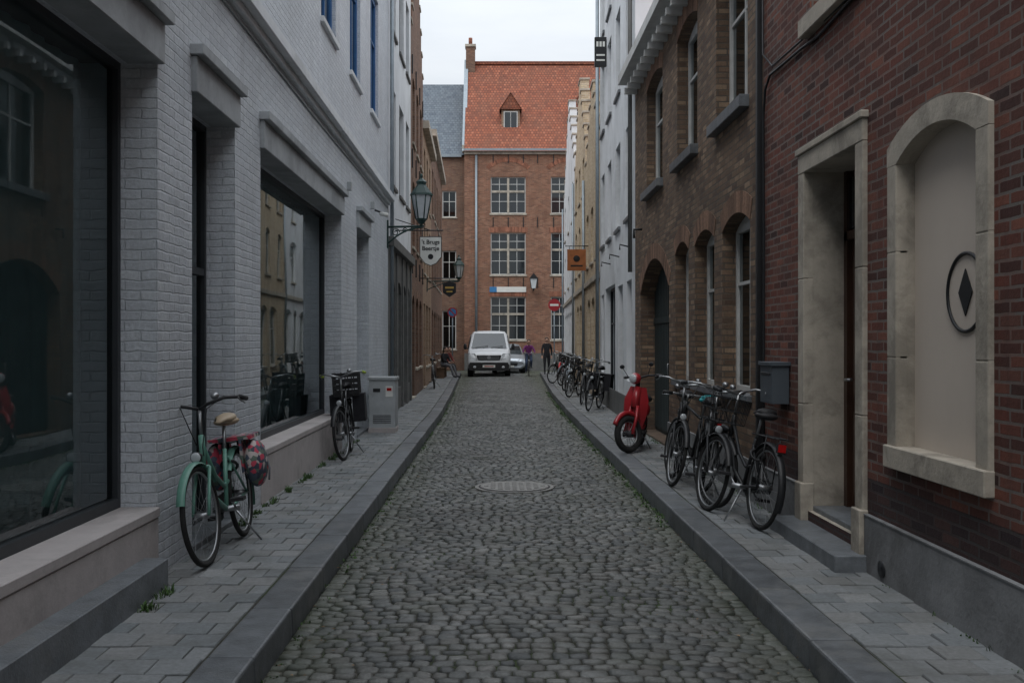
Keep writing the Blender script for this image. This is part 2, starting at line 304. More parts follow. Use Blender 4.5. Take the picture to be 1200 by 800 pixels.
class House:
    def __init__(s,name,p0,p1,inward):
        p0=Vector(p0);p1=Vector(p1);U=(p1-p0).normalized(); In=Vector((-U.y,U.x))
        if In.dot(Vector(inward))<0: In=-In
        s.len=(p1-p0).length; s.start=p0.y if abs(U.y)>.7 else p0.x
        og=p0-U*s.start
        s.T=Matrix(((U.x,In.x,0,og.x),(U.y,In.y,0,og.y),(0,0,1,0),(0,0,0,1)))
        s.parts={}; s.root=empty(name); s.u0=s.start; s.u1=s.start+s.len
    def mb(s,p):
        if p not in s.parts: s.parts[p]=MB(s.T)
        return s.parts[p]
    def box(s,part,u0,u1,z0,z1,w0,w1,k): s.mb(part).box(u0,u1,-w0,-w1,z0,z1,k)
    def wall(s,u0,u1,z0,z1,k,ops=(),part='walls',w=0.0):
        mb=s.mb(part); us={u0,u1}; zs={z0,z1}
        ops=[o for o in ops if o['u1']>u0 and o['u0']<u1 and o['z1']>z0 and o['z0']<z1]
        for o in ops:
            for a in (o['u0'],o['u1']): 
                if u0<a<u1: us.add(a)
            for a in (o['z0'],o['z1']):
                if z0<a<z1: zs.add(a)
        us=sorted(us);zs=sorted(zs)
        for i in range(len(us)-1):
            for j in range(len(zs)-1):
                cu=(us[i]+us[i+1])/2;cz=(zs[j]+zs[j+1])/2
                if any(o['u0']<cu<o['u1'] and o['z0']<cz<o['z1'] for o in ops): continue
                mb.add([(us[i],-w,zs[j]),(us[i+1],-w,zs[j]),(us[i+1],-w,zs[j+1]),(us[i],-w,zs[j+1])],[(0,1,2,3)],k)
    def reveal(s,o,k,depth,part='walls',w=0.0,kb=None):
        mb=s.mb(part);u0,u1,z0,z1,r=o['u0'],o['u1'],o['z0'],o['z1'],o['rise']; a=-w; d=depth
        zt=z1-r
        mb.add([(u0,a,z0),(u0,d,z0),(u0,d,zt),(u0,a,zt)],[(0,1,2,3)],k)
        mb.add([(u1,a,z0),(u1,d,z0),(u1,d,zt),(u1,a,zt)],[(3,2,1,0)],k)
        mb.add([(u0,a,z0),(u1,a,z0),(u1,d,z0),(u0,d,z0)],[(0,1,2,3)],kb or k)
        if r<=0: mb.add([(u0,a,z1),(u1,a,z1),(u1,d,z1),(u0,d,z1)],[(3,2,1,0)],k)
        else:
            n=12
            for i in range(n):
                ua=u0+(u1-u0)*i/n;ub=u0+(u1-u0)*(i+1)/n;za=arc_z(o,ua);zb=arc_z(o,ub)
                mb.add([(ua,a,za),(ub,a,zb),(ub,a,z1),(ua,a,z1)],[(0,1,2,3)],k)
                mb.add([(ua,a,za),(ub,a,zb),(ub,d,zb),(ua,d,za)],[(3,2,1,0)],k)
    def window(s,o,rk,depth=.15,fk='frame_w',fw=.06,nx=2,tz=(),back='dark',room=.18,glass='glass',sill=None,arch=None,sz=.07,sp=.05,thick=.035):
        s.reveal(o,rk,depth+room)
        u0,u1,z0,z1=o['u0'],o['u1'],o['z0'],o['z1']; F=s.mb('window_frames'); a,b=depth-.05,depth+.01
        F.box(u0,u0+fw,a,b,z0,z1,fk);F.box(u1-fw,u1,a,b,z0,z1,fk);F.box(u0+fw,u1-fw,a,b,z0,z0+fw,fk);F.box(u0+fw,u1-fw,a,b,z1-fw-o['rise']*.7,z1,fk)
        for i in range(1,nx):
            c=u0+(u1-u0)*i/nx; F.box(c-thick/2,c+thick/2,a+.004,b-.004,z0+fw,z1-fw,fk)
        for t in tz:
            c=z0+(z1-z0)*t; F.box(u0+fw,u1-fw,a+.008,b-.008,c-thick/2,c+thick/2,fk)
        s.mb('window_glass').add([(u0,depth-.02,z0),(u1,depth-.02,z0),(u1,depth-.02,z1),(u0,depth-.02,z1)],[(0,1,2,3)],glass)
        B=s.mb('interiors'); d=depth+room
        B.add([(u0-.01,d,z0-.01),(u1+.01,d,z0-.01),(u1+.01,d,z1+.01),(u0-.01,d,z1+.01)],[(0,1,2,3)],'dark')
        if back=='curtain' or back=='side':
            d-=.06; n=24
            rng=[(u0+fw*.5,u1-fw*.5)] if back=='curtain' else [(u0,u0+(u1-u0)*.28),(u1-(u1-u0)*.28,u1)]
            zz=z0 if random.random()<.5 or back=='side' else z0+(z1-z0)*R(.3,.6)
            for (p,q) in rng:
                vs=[];fs=[]
                for i in range(n+1):
                    t=p+(q-p)*i/n; off=.018*math.sin(i*1.7)
                    vs+=[(t,d+off,zz),(t,d+off,z1)]
                for i in range(n): fs.append((2*i,2*i+2,2*i+3,2*i+1))
                B.add(vs,fs,'curtain',True)
        if sill: s.box('sills',u0-.06,u1+.06,z0-sz,z0+.003,-.1,sp,sill)
        if arch: s.voussoir(o,arch)
    def voussoir(s,o,k,h=.22,proud=.006):
        mb=s.mb('brick_arches'); u0,u1=o['u0'],o['u1']; n=max(6,int((u1-u0)/.075)); um=(u0+u1)/2
        r=max(o['rise'],.04); a=(u1-u0)/2; RR=(a*a+r*r)/(2*r); zc=o['z1']-RR if o['rise']>0 else o['z1']+.02-RR
        th=math.asin(min(1,a/RR))
        for i in range(n):
            t0=-th+2*th*i/n+.004/RR; t1=-th+2*th*(i+1)/n-.004/RR
            vs=[]
            for w in (-proud,.03):
                for (t,q) in ((t0,RR),(t1,RR),(t1,RR+h),(t0,RR+h)):
                    vs.append((um+q*math.sin(t),w,zc+q*math.cos(t)))
            mb.add(vs,[(0,1,2,3),(7,6,5,4),(0,4,5,1),(1,5,6,2),(2,6,7,3),(3,7,4,0)],k)
    def body(s,z1,k,deep=8,roof=None,rh=3,roofk='slate',u0=None,u1=None,eave=.0):
        u0=s.u0 if u0 is None else u0;u1=s.u1 if u1 is None else u1
        mb=s.mb('side_walls')
        mb.add([(u0,0,0),(u0,deep,0),(u0,deep,z1),(u0,0,z1)],[(0,1,2,3)],k)
        mb.add([(u1,0,0),(u1,deep,0),(u1,deep,z1),(u1,0,z1)],[(3,2,1,0)],k)
        mb.add([(u0,deep,0),(u1,deep,0),(u1,deep,z1),(u0,deep,z1)],[(3,2,1,0)],k)
        r=s.mb('roof')
        if roof is None: r.add([(u0,0,z1),(u1,0,z1),(u1,deep,z1),(u0,deep,z1)],[(0,1,2,3)],roofk)
        elif roof=='gable':
            m=deep/2
            r.add([(u0,-eave,z1),(u1,-eave,z1),(u1,m,z1+rh),(u0,m,z1+rh)],[(0,1,2,3)],roofk)
            r.add([(u0,deep,z1),(u1,deep,z1),(u1,m,z1+rh),(u0,m,z1+rh)],[(3,2,1,0)],roofk)
            for u in (u0,u1): mb.add([(u,0,z1),(u,deep,z1),(u,m,z1+rh)],[(0,1,2)],k)
        elif roof=='perp':
            m=(u0+u1)/2
            r.add([(u0,.3,z1),(m,.3,z1+rh),(m,deep,z1+rh),(u0,deep,z1)],[(0,1,2,3)],roofk)
            r.add([(u1,.3,z1),(m,.3,z1+rh),(m,deep,z1+rh),(u1,deep,z1)],[(3,2,1,0)],roofk)
            mb.add([(u0,deep,z1),(u1,deep,z1),(m,deep,z1+rh)],[(0,1,2)],k)
    def stepgable(s,z,n,sh,k,inset=0,top=.7,u0=None,u1=None,copk='stone'):
        u0=s.u0 if u0 is None else u0;u1=s.u1 if u1 is None else u1; m=(u0+u1)/2; hw=(u1-u0)/2
        for i in range(n):
            w=hw-(hw-top/2)*i/(n-1) if n>1 else hw
            s.box('gable',m-w,m+w,z+i*sh,z+(i+1)*sh,-.3,0,k)
            w2=hw-(hw-top/2)*(i+1)/(n-1) if i<n-1 else 0
            s.box('gable_coping',m-w-.03,m-w2,z+(i+1)*sh,z+(i+1)*sh+.07,-.33,.03,copk)
            s.box('gable_coping',m+w2,m+w+.03,z+(i+1)*sh,z+(i+1)*sh+.07,-.33,.03,copk)
    def finish(s,bev=()):
        for p,mb in s.parts.items():
            if mb.v: mb.obj(p,s.root,bevel=.006 if p in ('sills','stonework','ledge','gable_coping','doorstep','lintels','window_aprons','shop_step') else 0)
# ------------------------------------------------------------------ ground, road, kerbs, pavements
PH=.12
def interp(P,y):
    if y<=P[0][0]: return P[0][1]
    for (a,b),(c,d) in zip(P,P[1:]):
        if y<=c: return b+(d-b)*(y-a)/(c-a)
    return P[-1][1]
KL=[(-12,-1.15),(22,-1.17),(30,-1.3),(50,-1.7)]
KR=[(-12,1.61),(22,1.61),(30,1.72),(50,2.25)]
WL=[(-12,-2.2),(26,-2.2),(51,-2.68)]
WR=[(-12,2.5),(17.7,2.5),(25.6,2.7),(37.7,3.02),(50,3.45)]
g=MB(); g.add([(-300,-300,-.06),(300,-300,-.06),(300,300,-.06),(-300,300,-.06)],[(0,1,2,3)],'soil'); g.obj('ground')
rd=MB()
def camber(x,y):
    a,b=interp(KL,y),interp(KR,y)
    if y>50: return 0
    t=(x-(a+b)/2)/((b-a)/2); return .035*(1-t*t)-.03+.007*math.sin(x*2.1+y*.9)*math.sin(y*1.7)
def stone(mb,x0,x1,y0,y1,z,k,ch=.018,ins=.014,dome=.004,base=-.03,hi=True,drop=.008,tilt=.003):
    j=.004
    tx=R(-tilt,tilt);ty=R(-tilt,tilt)
    if hi: P=[(x0+ch,y0),(x1-ch,y0),(x1,y0+ch),(x1,y1-ch),(x1-ch,y1),(x0+ch,y1),(x0,y1-ch),(x0,y0+ch)]
    else: P=[(x0,y0),(x1,y0),(x1,y1),(x0,y1)]
    if k=='sett': P=[(a+R(-j,j),b+R(-j,j)) for a,b in P]
    cx=(x0+x1)/2;cy=(y0+y1)/2;n=len(P)
    vs=[(a,b,z+base) for a,b in P]
    for (a,b) in P:
        vs.append((a,b,z-drop))
    for (a,b) in P:
        dx,dy=cx-a,cy-b; l=math.hypot(dx,dy); 
        vs.append((a+dx/l*ins,b+dy/l*ins,z+(tx if a>cx else -tx)+(ty if b>cy else -ty)))
    vs.append((cx,cy,z+dome))
    fs=[]
    for i in range(n):
        q=(i+1)%n
        fs+= [(i,q,n+q,n+i),(n+i,n+q,2*n+q,2*n+i),(2*n+i,2*n+q,3*n)]
    o=len(mb.v); mb.v+=vs; ii=mb.mi(k)
    for f in fs: mb.f.append([o+a for a in f]); mb.m.append(ii); mb.sm.append(True)
y=1.5
while y<57:
    ph=R(.076,.1) if y<34 else .12
    ga=.0065
    xa,xb=(interp(KL,y)+.005,interp(KR,y)-.005) if y<50 else (-12,14)
    x=xa
    rp=R(0,6)
    while x<xb-.03:
        w=R(.076,.128) if y<50 else R(.14,.2)
        if random.random()<.08: w*=1.3
        if x+w>xb-.04: w=xb-x
        t=(x+w/2-.23)/1.4
        yo=.05*(1-t*t) if y<50 else 0
        yo+=.014*math.sin(x*3.1+y*2.3)+.006*math.sin(x*9+rp)
        mx,my=x+w/2,y+ph/2
        if (mx-.22)**2+(my+yo-11.26)**2>.45**2:
            stone(rd,x+ga/2,x+w-ga/2,y+yo+ga/2+R(0,.006),y+yo+ph-ga/2-R(0,.006),camber(mx,y)+R(-.005,.004),'sett',ch=.013,ins=.011,dome=.003,drop=.007,tilt=.004,hi=y<15)
        x+=w
    y+=ph
ys=[-12+i for i in range(70)]
vs=[];fs=[]
for i,yy in enumerate(ys):
    a,b=(interp(KL,yy),interp(KR,yy)) if yy<50 else (-12,14)
    for j in range(9):
        xx=a+(b-a)*j/8; vs.append((xx,yy,camber(xx,yy)-.014))
for i in range(len(ys)-1):
    for j in range(8): fs.append((i*9+j,i*9+j+1,(i+1)*9+j+1,(i+1)*9+j))
rd.add(vs,fs,'soil'); rd.obj('road')
mh=MB(); zc=camber(.22,11.26)+.006
mh.disc((.22,11.26,zc-.03),(.22,11.26,zc+.002),.445,'iron',40)
mh.disc((.22,11.26,zc-.03),(.22,11.26,zc+.006),.405,'blackp',40)
mh.disc((.22,11.26,zc-.03),(.22,11.26,zc+.010),.385,'iron',40)
for i in range(-4,5):
    for j in range(-4,5):
        if i*i+j*j<17: mh.box(.22+i*.08-.026,.22+i*.08+.026,11.26+j*.08-.026,11.26+j*.08+.026,zc+.009,zc+.016,'iron')
mh.obj('manhole_cover')
KW=.24
for side,K,W,nm in ((-1,KL,WL,'l'),(1,KR,WR,'r')):
    k=MB(); yy=1.0
    while yy<50:
        ln=R(.85,1.15); b=min(yy+ln,50); a0=interp(K,yy);a1=interp(K,b); dz=R(-.005,.005); dx=R(-.004,.004)
        a0+=dx;a1+=dx
        o0,o1=a0+side*KW,a1+side*KW
        g_=.004
        vs=[(a0,yy+g_,-.06),(a1,b-g_,-.06),(o1,b-g_,-.06),(o0,yy+g_,-.06)]
        vs+=[(p[0]+(side*.008 if i in(0,1) else 0),p[1],PH+dz) for i,p in enumerate(vs)]
        f=[(0,1,2,3),(7,6,5,4),(0,4,5,1),(1,5,6,2),(2,6,7,3),(3,7,4,0)]
        k.add(vs,f,'bluestone'); yy=b
    k.obj('kerb',bevel=.014,seg=2)
    p=MB(); yy=1.2; T_=.212
    r_=0
    while yy<50:
        a=interp(K,yy)+side*(KW+.010); w=interp(W,yy)+side*.05
        x=a; i=0
        while abs(x-a)<abs(w-a)-.01:
            x2=x+side*T_*(.5 if (i==0 and r_%2) else 1)
            if abs(x2-a)>abs(w-a): x2=w
            xa,xb=min(x,x2),max(x,x2)
            if xb-xa>.03:
                z=PH-.004+R(-.004,.004)
                stone(p,xa+.003,xb-.003,yy+.003,yy+T_-.003,z,'slab',ins=.005,dome=0.0,base=-.03,hi=False,drop=.005,tilt=.0022)
                for q in range(12): p.sm[-1-q]=False
            x=x2;i+=1
        yy+=T_; r_+=1
    vs=[];fs=[]
    for i in range(63):
        yy=-12+i; yy=min(yy,50)
        vs+=[(interp(K,yy)+side*KW*.5,yy,PH-.012),(interp(W,yy)+side*.4,yy,PH-.012)]
    for i in range(62): fs.append((2*i,2*i+1,2*i+3,2*i+2) if side>0 else (2*i+1,2*i,2*i+2,2*i+3))
    p.add(vs,fs,'soil'); p.obj('pavement')
# ------------------------------------------------------------------ LEFT building 1
H=House('white_brick_building',(-2.2,-12),(-2.2,20.5),(-1,0))
ops=[]
shop=[O(2.0,6.49,.57,3.46),O(9.34,14.26,.62,3.46),O(7.23,8.42,.16,3.46),O(15.85,17.35,.16,3.46),O(-4.5,1.2,.57,3.46)]
for o in shop: ops.append(o)
up=[]
for a in (-6,-3,0,2.9,5.3,7.7,10.1,12.6,15.1,17.6): up.append(O(a,a+1.15,5.75,8.0))
ops+=up
H.wall(-12,20.5,0,10.5,'wbrick',ops)
for o in shop:
    big=o['z0']>.5
    H.reveal(o,'wbrick',.30)
    u0,u1,z0,z1=o['u0'],o['u1'],o['z0'],o['z1']
    F=H.mb('shop_frames'); fw=.05
    F.box(u0,u0+fw,.24,.31,z0,z1,'frame_dk');F.box(u1-fw,u1,.24,.31,z0,z1,'frame_dk');F.box(u0+fw,u1-fw,.24,.31,z0,z0+fw*1.3,'frame_dk');F.box(u0+fw,u1-fw,.24,.31,z1-fw,z1,'frame_dk')
    if not big: F.box(u0+fw,u1-fw,.245,.305,2.2,2.26,'frame_dk')
    H.mb('shop_glass').add([(u0,.275,z0),(u1,.275,z0),(u1,.275,z1),(u0,.275,z1)],[(0,1,2,3)],'shopglass')
    I=H.mb('shop_interior'); d=.55 if big else .5
    I.add([(u0,.31,z0),(u0,d,z0),(u0,d,z1),(u0,.31,z1)],[(0,1,2,3)],'shopint');I.add([(u1,.31,z0),(u1,d,z0),(u1,d,z1),(u1,.31,z1)],[(0,1,2,3)],'shopint')
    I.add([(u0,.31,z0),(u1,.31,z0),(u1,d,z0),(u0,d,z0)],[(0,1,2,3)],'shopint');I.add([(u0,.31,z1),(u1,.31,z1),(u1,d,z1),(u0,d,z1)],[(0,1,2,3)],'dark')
    n=int((u1-u0)*22); vs=[];fs=[]
    for i in range(n+1):
        t=u0+(u1-u0)*i/n; off=.014*math.sin(i*1.3)+.012*math.sin(i*.37)
        vs+=[(t,d-.05+off,z0),(t,d-.05+off,z1)]
    for i in range(n): fs.append((2*i,2*i+2,2*i+3,2*i+1))
    I.add(vs,fs,'shopint',True)
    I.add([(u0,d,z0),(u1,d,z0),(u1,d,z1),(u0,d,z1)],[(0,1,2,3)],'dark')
    if big:
        H.box('window_aprons',u0+.01,u1-.01,.05,z0-.06,-.1,-.0+.012,'concrete')
        H.box('sills',u0+.004,u1-.004,z0-.058,z0+.004,-.24,.02,'concrete')
    else: H.box('doorstep',u0+.01,u1-.01,.05,.165,-.24,.01,'bluestone')
    H.box('lintels',u0-.02,u1+.02,z1-.002,z1+.26,-.2,.045,'lintel')
    H.box('lintels',u0-.05,u1+.05,z1+.262,z1+.34,-.2,.10,'lintel')
H.box('ledge',-12,20.5,4.45,4.52,-.1,.06,'wplaster')
H.box('ledge',-12,20.5,4.522,4.64,-.1,.14,'wplaster')
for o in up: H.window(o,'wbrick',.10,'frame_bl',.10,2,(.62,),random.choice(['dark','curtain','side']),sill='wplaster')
H.box('cornice',-12,20.5,10.4,10.7,-.2,.25,'wplaster')
H.box('shop_step',.5,6.22,.05,.30,-.05,.16,'bluestone')
for a,zz in ((14.8,3.9),(17.6,4.0)): H.box('alarm_boxes',a,a+.1,zz,zz+.12,0,.06,'greybox')
H.mb('security_camera').tube([(18.2,0,4.05),(18.2,-.14,4.0)],.018,'black'); H.mb('security_camera').tube([(18.2,-.12,3.98),(18.05,-.24,3.94)],.04,'signwhite',10)
H.mb('facade_cable').tube([(-3,-.012,4.40),(3,-.012,4.37),(8,-.012,4.40),(12,-.012,4.37),(16,-.012,4.39),(20.4,-.012,4.38)],.009,'greybox',5)
H.body(10.5,'wplaster',roof='gable',rh=3); H.finish()
# Left building 2
H=House('white_house_with_stone_shopfront',(-2.2,20.5),(-2.2,26),(-1,0))
lo=[O(20.9,22.0,.15,3.0,.25),O(22.35,23.4,.6,3.0,.25),O(23.75,24.6,.15,3.0,.2),O(24.85,25.7,.6,3.0,.2)]
up=[O(21.0,22.1,5.0,7.1),O(22.9,24.0,5.0,7.1),O(24.6,25.5,5.0,7.1),O(21.0,22.1,8.3,10.1),O(22.9,24.0,8.3,10.1),O(24.6,25.5,8.3,10.1)]
H.wall(20.5,26,0,3.7,'greystone',lo); H.wall(20.5,26,3.7,12.2,'wplaster',up)
H.box('ledge',20.52,26,3.62,3.82,-.1,.12,'greystone')
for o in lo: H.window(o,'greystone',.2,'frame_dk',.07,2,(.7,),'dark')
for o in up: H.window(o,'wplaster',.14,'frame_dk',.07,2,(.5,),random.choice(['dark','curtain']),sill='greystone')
for u in (20.62,22.17,23.57,24.72,25.85): H.box('stonework',u-.1,u+.1,.1,3.6,-.05,.04,'greystone')
H.mb('downpipe').tube([(20.6,-.07,.2),(20.6,-.07,12.1)],.04,'zinc',8)
H.body(12.2,'wplaster',roof='gable'); H.finish()
def pL(y): return (interp(WL,y),y)
def pR(y): return (interp(WR,y),y)
H=House('stepped_gable_brick_house',pL(26),pL(32),(-1,0))
op=[O(26.6,27.6,.15,2.9,.2),O(28.2,29.4,.9,2.9,.2),O(30.0,31.2,.9,2.9,.2)]
up=[O(a,a+1.0,z,z+1.8,.15) for z in (4.2,7.0) for a in (26.7,28.5,30.3)]+[O(28.4,29.6,9.8,11.1,.2)]
H.wall(26,H.u1,0,9.4,'oldbrick',op+up[:6])
H.box('gable',26,H.u1,9.4,9.5,-.3,0,'oldbrick'); H.stepgable(9.5,6,.55,'oldbrick',top=.9)
for o in op: H.window(o,'oldbrick',.16,'frame_dk',.06,2,(.65,),'dark',sill='stone',arch='vous')
for o in up[:6]: H.window(o,'oldbrick',.14,'frame_w',.06,2,(.35,.68),random.choice(['dark','curtain']),sill='stone',arch='vous')
for z in (3.7,6.5,9.0):
    for a in (26.4,28.1,29.9,31.6): H.box('wall_anchors',a-.03,a+.03,z-.25,z+.25,0,.035,'black')
H.body(9.4,'oldbrick',roof='perp',rh=3.2,roofk='rooftile'); H.finish()
H=House('rendered_town_house',pL(32),pL(38),(-1,0))
op=[O(32.5,33.5,.15,2.9),O(34.0,35.5,.8,2.9),O(36.0,37.3,.8,2.9)]
up=[O(a,a+1.0,z,z+1.7) for z in (3.9,6.3) for a in (32.6,34.4,36.3)]
H.wall(32,H.u1,0,8.6,'tanbrick',op+up)
for o in op+up: H.window(o,'tanbrick',.14,'frame_w',.06,2,(.6,),random.choice(['dark','curtain']),sill='stone')
H.box('cornice',32,H.u1,8.5,8.75,-.1,.2,'stone')
H.body(8.6,'tanbrick',roof='gable',rh=2.2,roofk='rooftile'); H.finish()
H=House('brown_brick_house',pL(38),pL(50),(-1,0))
op=[O(38.6,39.8,.15,2.9,.2),O(40.6,42.2,.8,2.9,.2),O(43.0,44.2,.15,2.9,.2),O(45.0,46.6,.8,2.9,.2),O(47.4,49,.8,2.9,.2)]
up=[O(a,a+1.1,z,z+1.8) for z in (4.0,6.6) for a in (38.8,41,43.2,45.4,47.6)]
H.wall(38,H.u1,0,9.6,'oldbrick',op+up)
for o in op+up: H.window(o,'oldbrick',.14,'frame_w',.06,2,(.6,),random.choice(['dark','curtain']),sill='stone')
H.box('cornice',38,H.u1,9.5,9.75,-.1,.2,'stone')
H.body(9.6,'oldbrick',roof='gable',rh=2.5,roofk='rooftile'); H.finish()
# ------------------------------------------------------------------ END building
H=House('gabled_brick_town_building',(-1.72,56),(7.5,56),(0,1))
ops=[];
for (a,b) in ((-.24,1.73),(3.15,5.1)):
    for i,(z0,z1) in enumerate(((1.75,4.15),(5.4,7.75),(8.85,10.9))): ops.append(O(a,b,z0,z1))
H.wall(-1.72,7.5,0,12.3,'orgbrick',ops)
for i,o in enumerate(ops):
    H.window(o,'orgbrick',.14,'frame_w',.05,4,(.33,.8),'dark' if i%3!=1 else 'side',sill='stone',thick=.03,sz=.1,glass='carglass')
    c=(o['u0']+o['u1'])/2; zt=o['z0']+(o['z1']-o['z0'])*.6
    H.box('mullions',c-.06,c+.06,o['z0']+.07,o['z1']-.07,-.13,-.05,'stone'); H.box('mullions',o['u0']+.07,o['u1']-.07,zt-.06,zt+.06,-.128,-.052,'stone')
    if o['z0']>8:
        H.voussoir(O(o['u0']-.1,o['u1']+.1,10,11.75,.45),'vous_r',.24,.02)
    else: H.voussoir(O(o['u0']-.1,o['u1']+.1,0,o['z1']+.04,0),'vous_r',.28,.012)
for z in (4.95,8.35,11.95):
    for u in (-1.0,-.1,.75,1.6,2.4,3.3): H.box('wall_anchors',u-.025,u+.025,z-.28,z+.28,0,.03,'black')
H.box('ledge',-1.72,7.5,12.15,12.32,-.1,.12,'stone'); H.box('gutter',-1.75,7.5,12.322,12.45,-.1,.28,'zinc')
H.box('name_board',-.3,1.75,4.42,4.72,0,.05,'signwhite');H.box('name_board',-.3,.1,4.42,4.72,.052,.056,'blueplate')
H.box('plinth',-1.72,7.5,0,1.0,0,.06,'greystone')
H.mb('downpipe').tube([(-1.05,-.09,.1),(-1.05,-.09,12.1)],.07,'zinc',8)
H.body(12.3,'orgbrick',deep=9,roof='gable',rh=6.2,roofk='rooftile',eave=.3)
for c in (.9,4.9):
    w=.52; z0=13.55
    D=H.mb('dormers')
    D.box(c-w,c+w,1.0,3.0,z0,z0+1.35,'tanbrick'); D.box(c-w+.12,c+w-.12,.93,.99,z0+.12,z0+1.25,'frame_w'); 
    D.box(c-w+.18,c-.02,.91,.928,z0+.18,z0+1.19,'carglass');D.box(c+.02,c+w-.18,.91,.928,z0+.18,z0+1.19,'carglass')
    D.add([(c-w-.12,.8,z0+1.35),(c,.8,z0+2.3),(c,3.6,z0+2.3),(c-w-.12,3.2,z0+1.35)],[(0,1,2,3)],'rooftile');D.add([(c+w+.12,.8,z0+1.35),(c,.8,z0+2.3),(c,3.6,z0+2.3),(c+w+.12,3.2,z0+1.35)],[(3,2,1,0)],'rooftile')
    D.add([(c-w-.1,.85,z0+1.35),(c+w+.1,.85,z0+1.35),(c,.85,z0+2.28)],[(0,1,2)],'rooftile')
H.box('chimney',-1.75,-1.2,12,19.4,-4.6,-4.0,'oldbrick'); H.box('chimney',-1.8,-1.15,19.4,19.55,-4.65,-3.95,'stone')
H.mb('chimney').tube([(-1.48,4.3,19.5),(-1.48,4.3,20.0)],.12,'rooftile',10)
H.box('gable_coping',-1.85,-1.6,12.3,12.7,-.4,0,'stone')
C=H.mb('gable_coping'); C.add([(-1.85,-.1,12.35),(-1.62,-.1,12.35),(-1.62,4.5,18.75),(-1.85,4.5,18.75)],[(0,1,2,3)],'zinc')
H.box('ridge_tiles',-1.7,7.5,18.44,18.62,-4.65,-4.35,'rooftile')
H.finish()
H=House('slate_roofed_building',(-9,56.6),(-1.73,56.6),(0,1))
ops=[O(-4.5,-3.4,8.5,10.4),O(-4.5,-3.4,5,7),O(-4.5,-3.4,1.2,3.6),O(-3.0,-2.2,8.7,10.2),O(-3.0,-2.2,5.2,6.8),O(-3.0,-2.2,1.2,3.4)]
H.wall(-9,-1.73,0,12.2,'oldbrick',ops)
for o in ops: H.window(o,'oldbrick',.14,'frame_w',.06,2,(.6,),'dark',sill='stone')
H.box('gutter',-9,-1.9,12.1,12.25,-.1,.2,'zinc')
H.body(12.2,'oldbrick',deep=9,roof='gable',rh=5.2,roofk='slate',eave=.2); H.finish()
# ------------------------------------------------------------------ RIGHT building 1 (near)
H=House('dark_red_brick_house',(2.5,-12),(2.5,9.26),(1,0))
niche=O(5.12,6.14,1.0,2.88,.14); door=O(6.82,7.96,.30,3.0)
upw=[O(6.85,7.9,4.2,6.4),O(4.2,5.3,4.2,6.4),O(1.4,2.5,4.2,6.4),O(-2,-.9,4.2,6.4)]
extra=[O(1.6,2.7,1.0,2.9,.14),O(-2,-.8,.3,3.0)]
ops=[niche,door]+upw+extra
H.wall(-12,9.26,.74,9.0,'redbrick',ops); H.wall(-12,9.26,0,.74,'darkbrick',[door,extra[1]])
for o in (niche,extra[0]):
    H.reveal(o,'stone',.12)
    H.mb('blind_panel').add([(o['u0'],.09,o['z0']),(o['u1'],.09,o['z0']),(o['u1'],.09,o['z1']),(o['u0'],.09,o['z1'])],[(0,1,2,3)],'panel')
    S=H.mb('stonework'); S2=H.mb('stone_joints'); w=.135
    u0,u1,z0,z1=o['u0'],o['u1'],o['z0'],o['z1']; zs=z1-o['rise']
    for (a,b) in ((u0-w,u0+.002),(u1-.002,u1+w)):
        for (p,q) in ((z0-.13,z0+.55),(z0+.553,z0+1.2),(z0+1.203,zs)): S.box(a,b,-.03,.05,p,q,'stone')
        S2.box(a+.002,b-.0035,-.027,.04,z0,zs-.01,'stone')
    n=14;oo=O(u0-w,u1+w,z0,z1+.135,o['rise']+.02)
    vs=[];fs=[]
    for i in range(n+1):
        t=i/n; ia=u0+(u1-u0)*t; oa=oo['u0']+(oo['u1']-oo['u0'])*t; za=arc_z(o,ia); ya=arc_z(oo,oa)
        vs+=[(ia,-.03,za),(oa,-.03,ya),(oa,.05,ya),(ia,.05,za)]
    for i in range(n):
        a=i*4;b=a+4
        fs+=[(a,b,b+1,a+1),(a+1,b+1,b+2,a+2),(a+3,b+3,b,a)]
    S2.add(vs,fs,'stone')
    zz=arc_z(oo,oo['u0'])
    for (ux,ui) in ((u0-w,u0),(u1+w,u1)):
        S2.add([(ux,-.03,zs),(ui,-.03,zs),(ux,-.03,zz)],[(0,1,2)],'stone')
        S2.add([(ux,-.03,zs),(ux,-.03,zz),(ux,.05,zz),(ux,.05,zs)],[(0,1,2,3)],'stone')
    H.box('sills',u0-w-.005,u1+w+.005,z0-.135,z0+.003,-.09,.055,'stone')
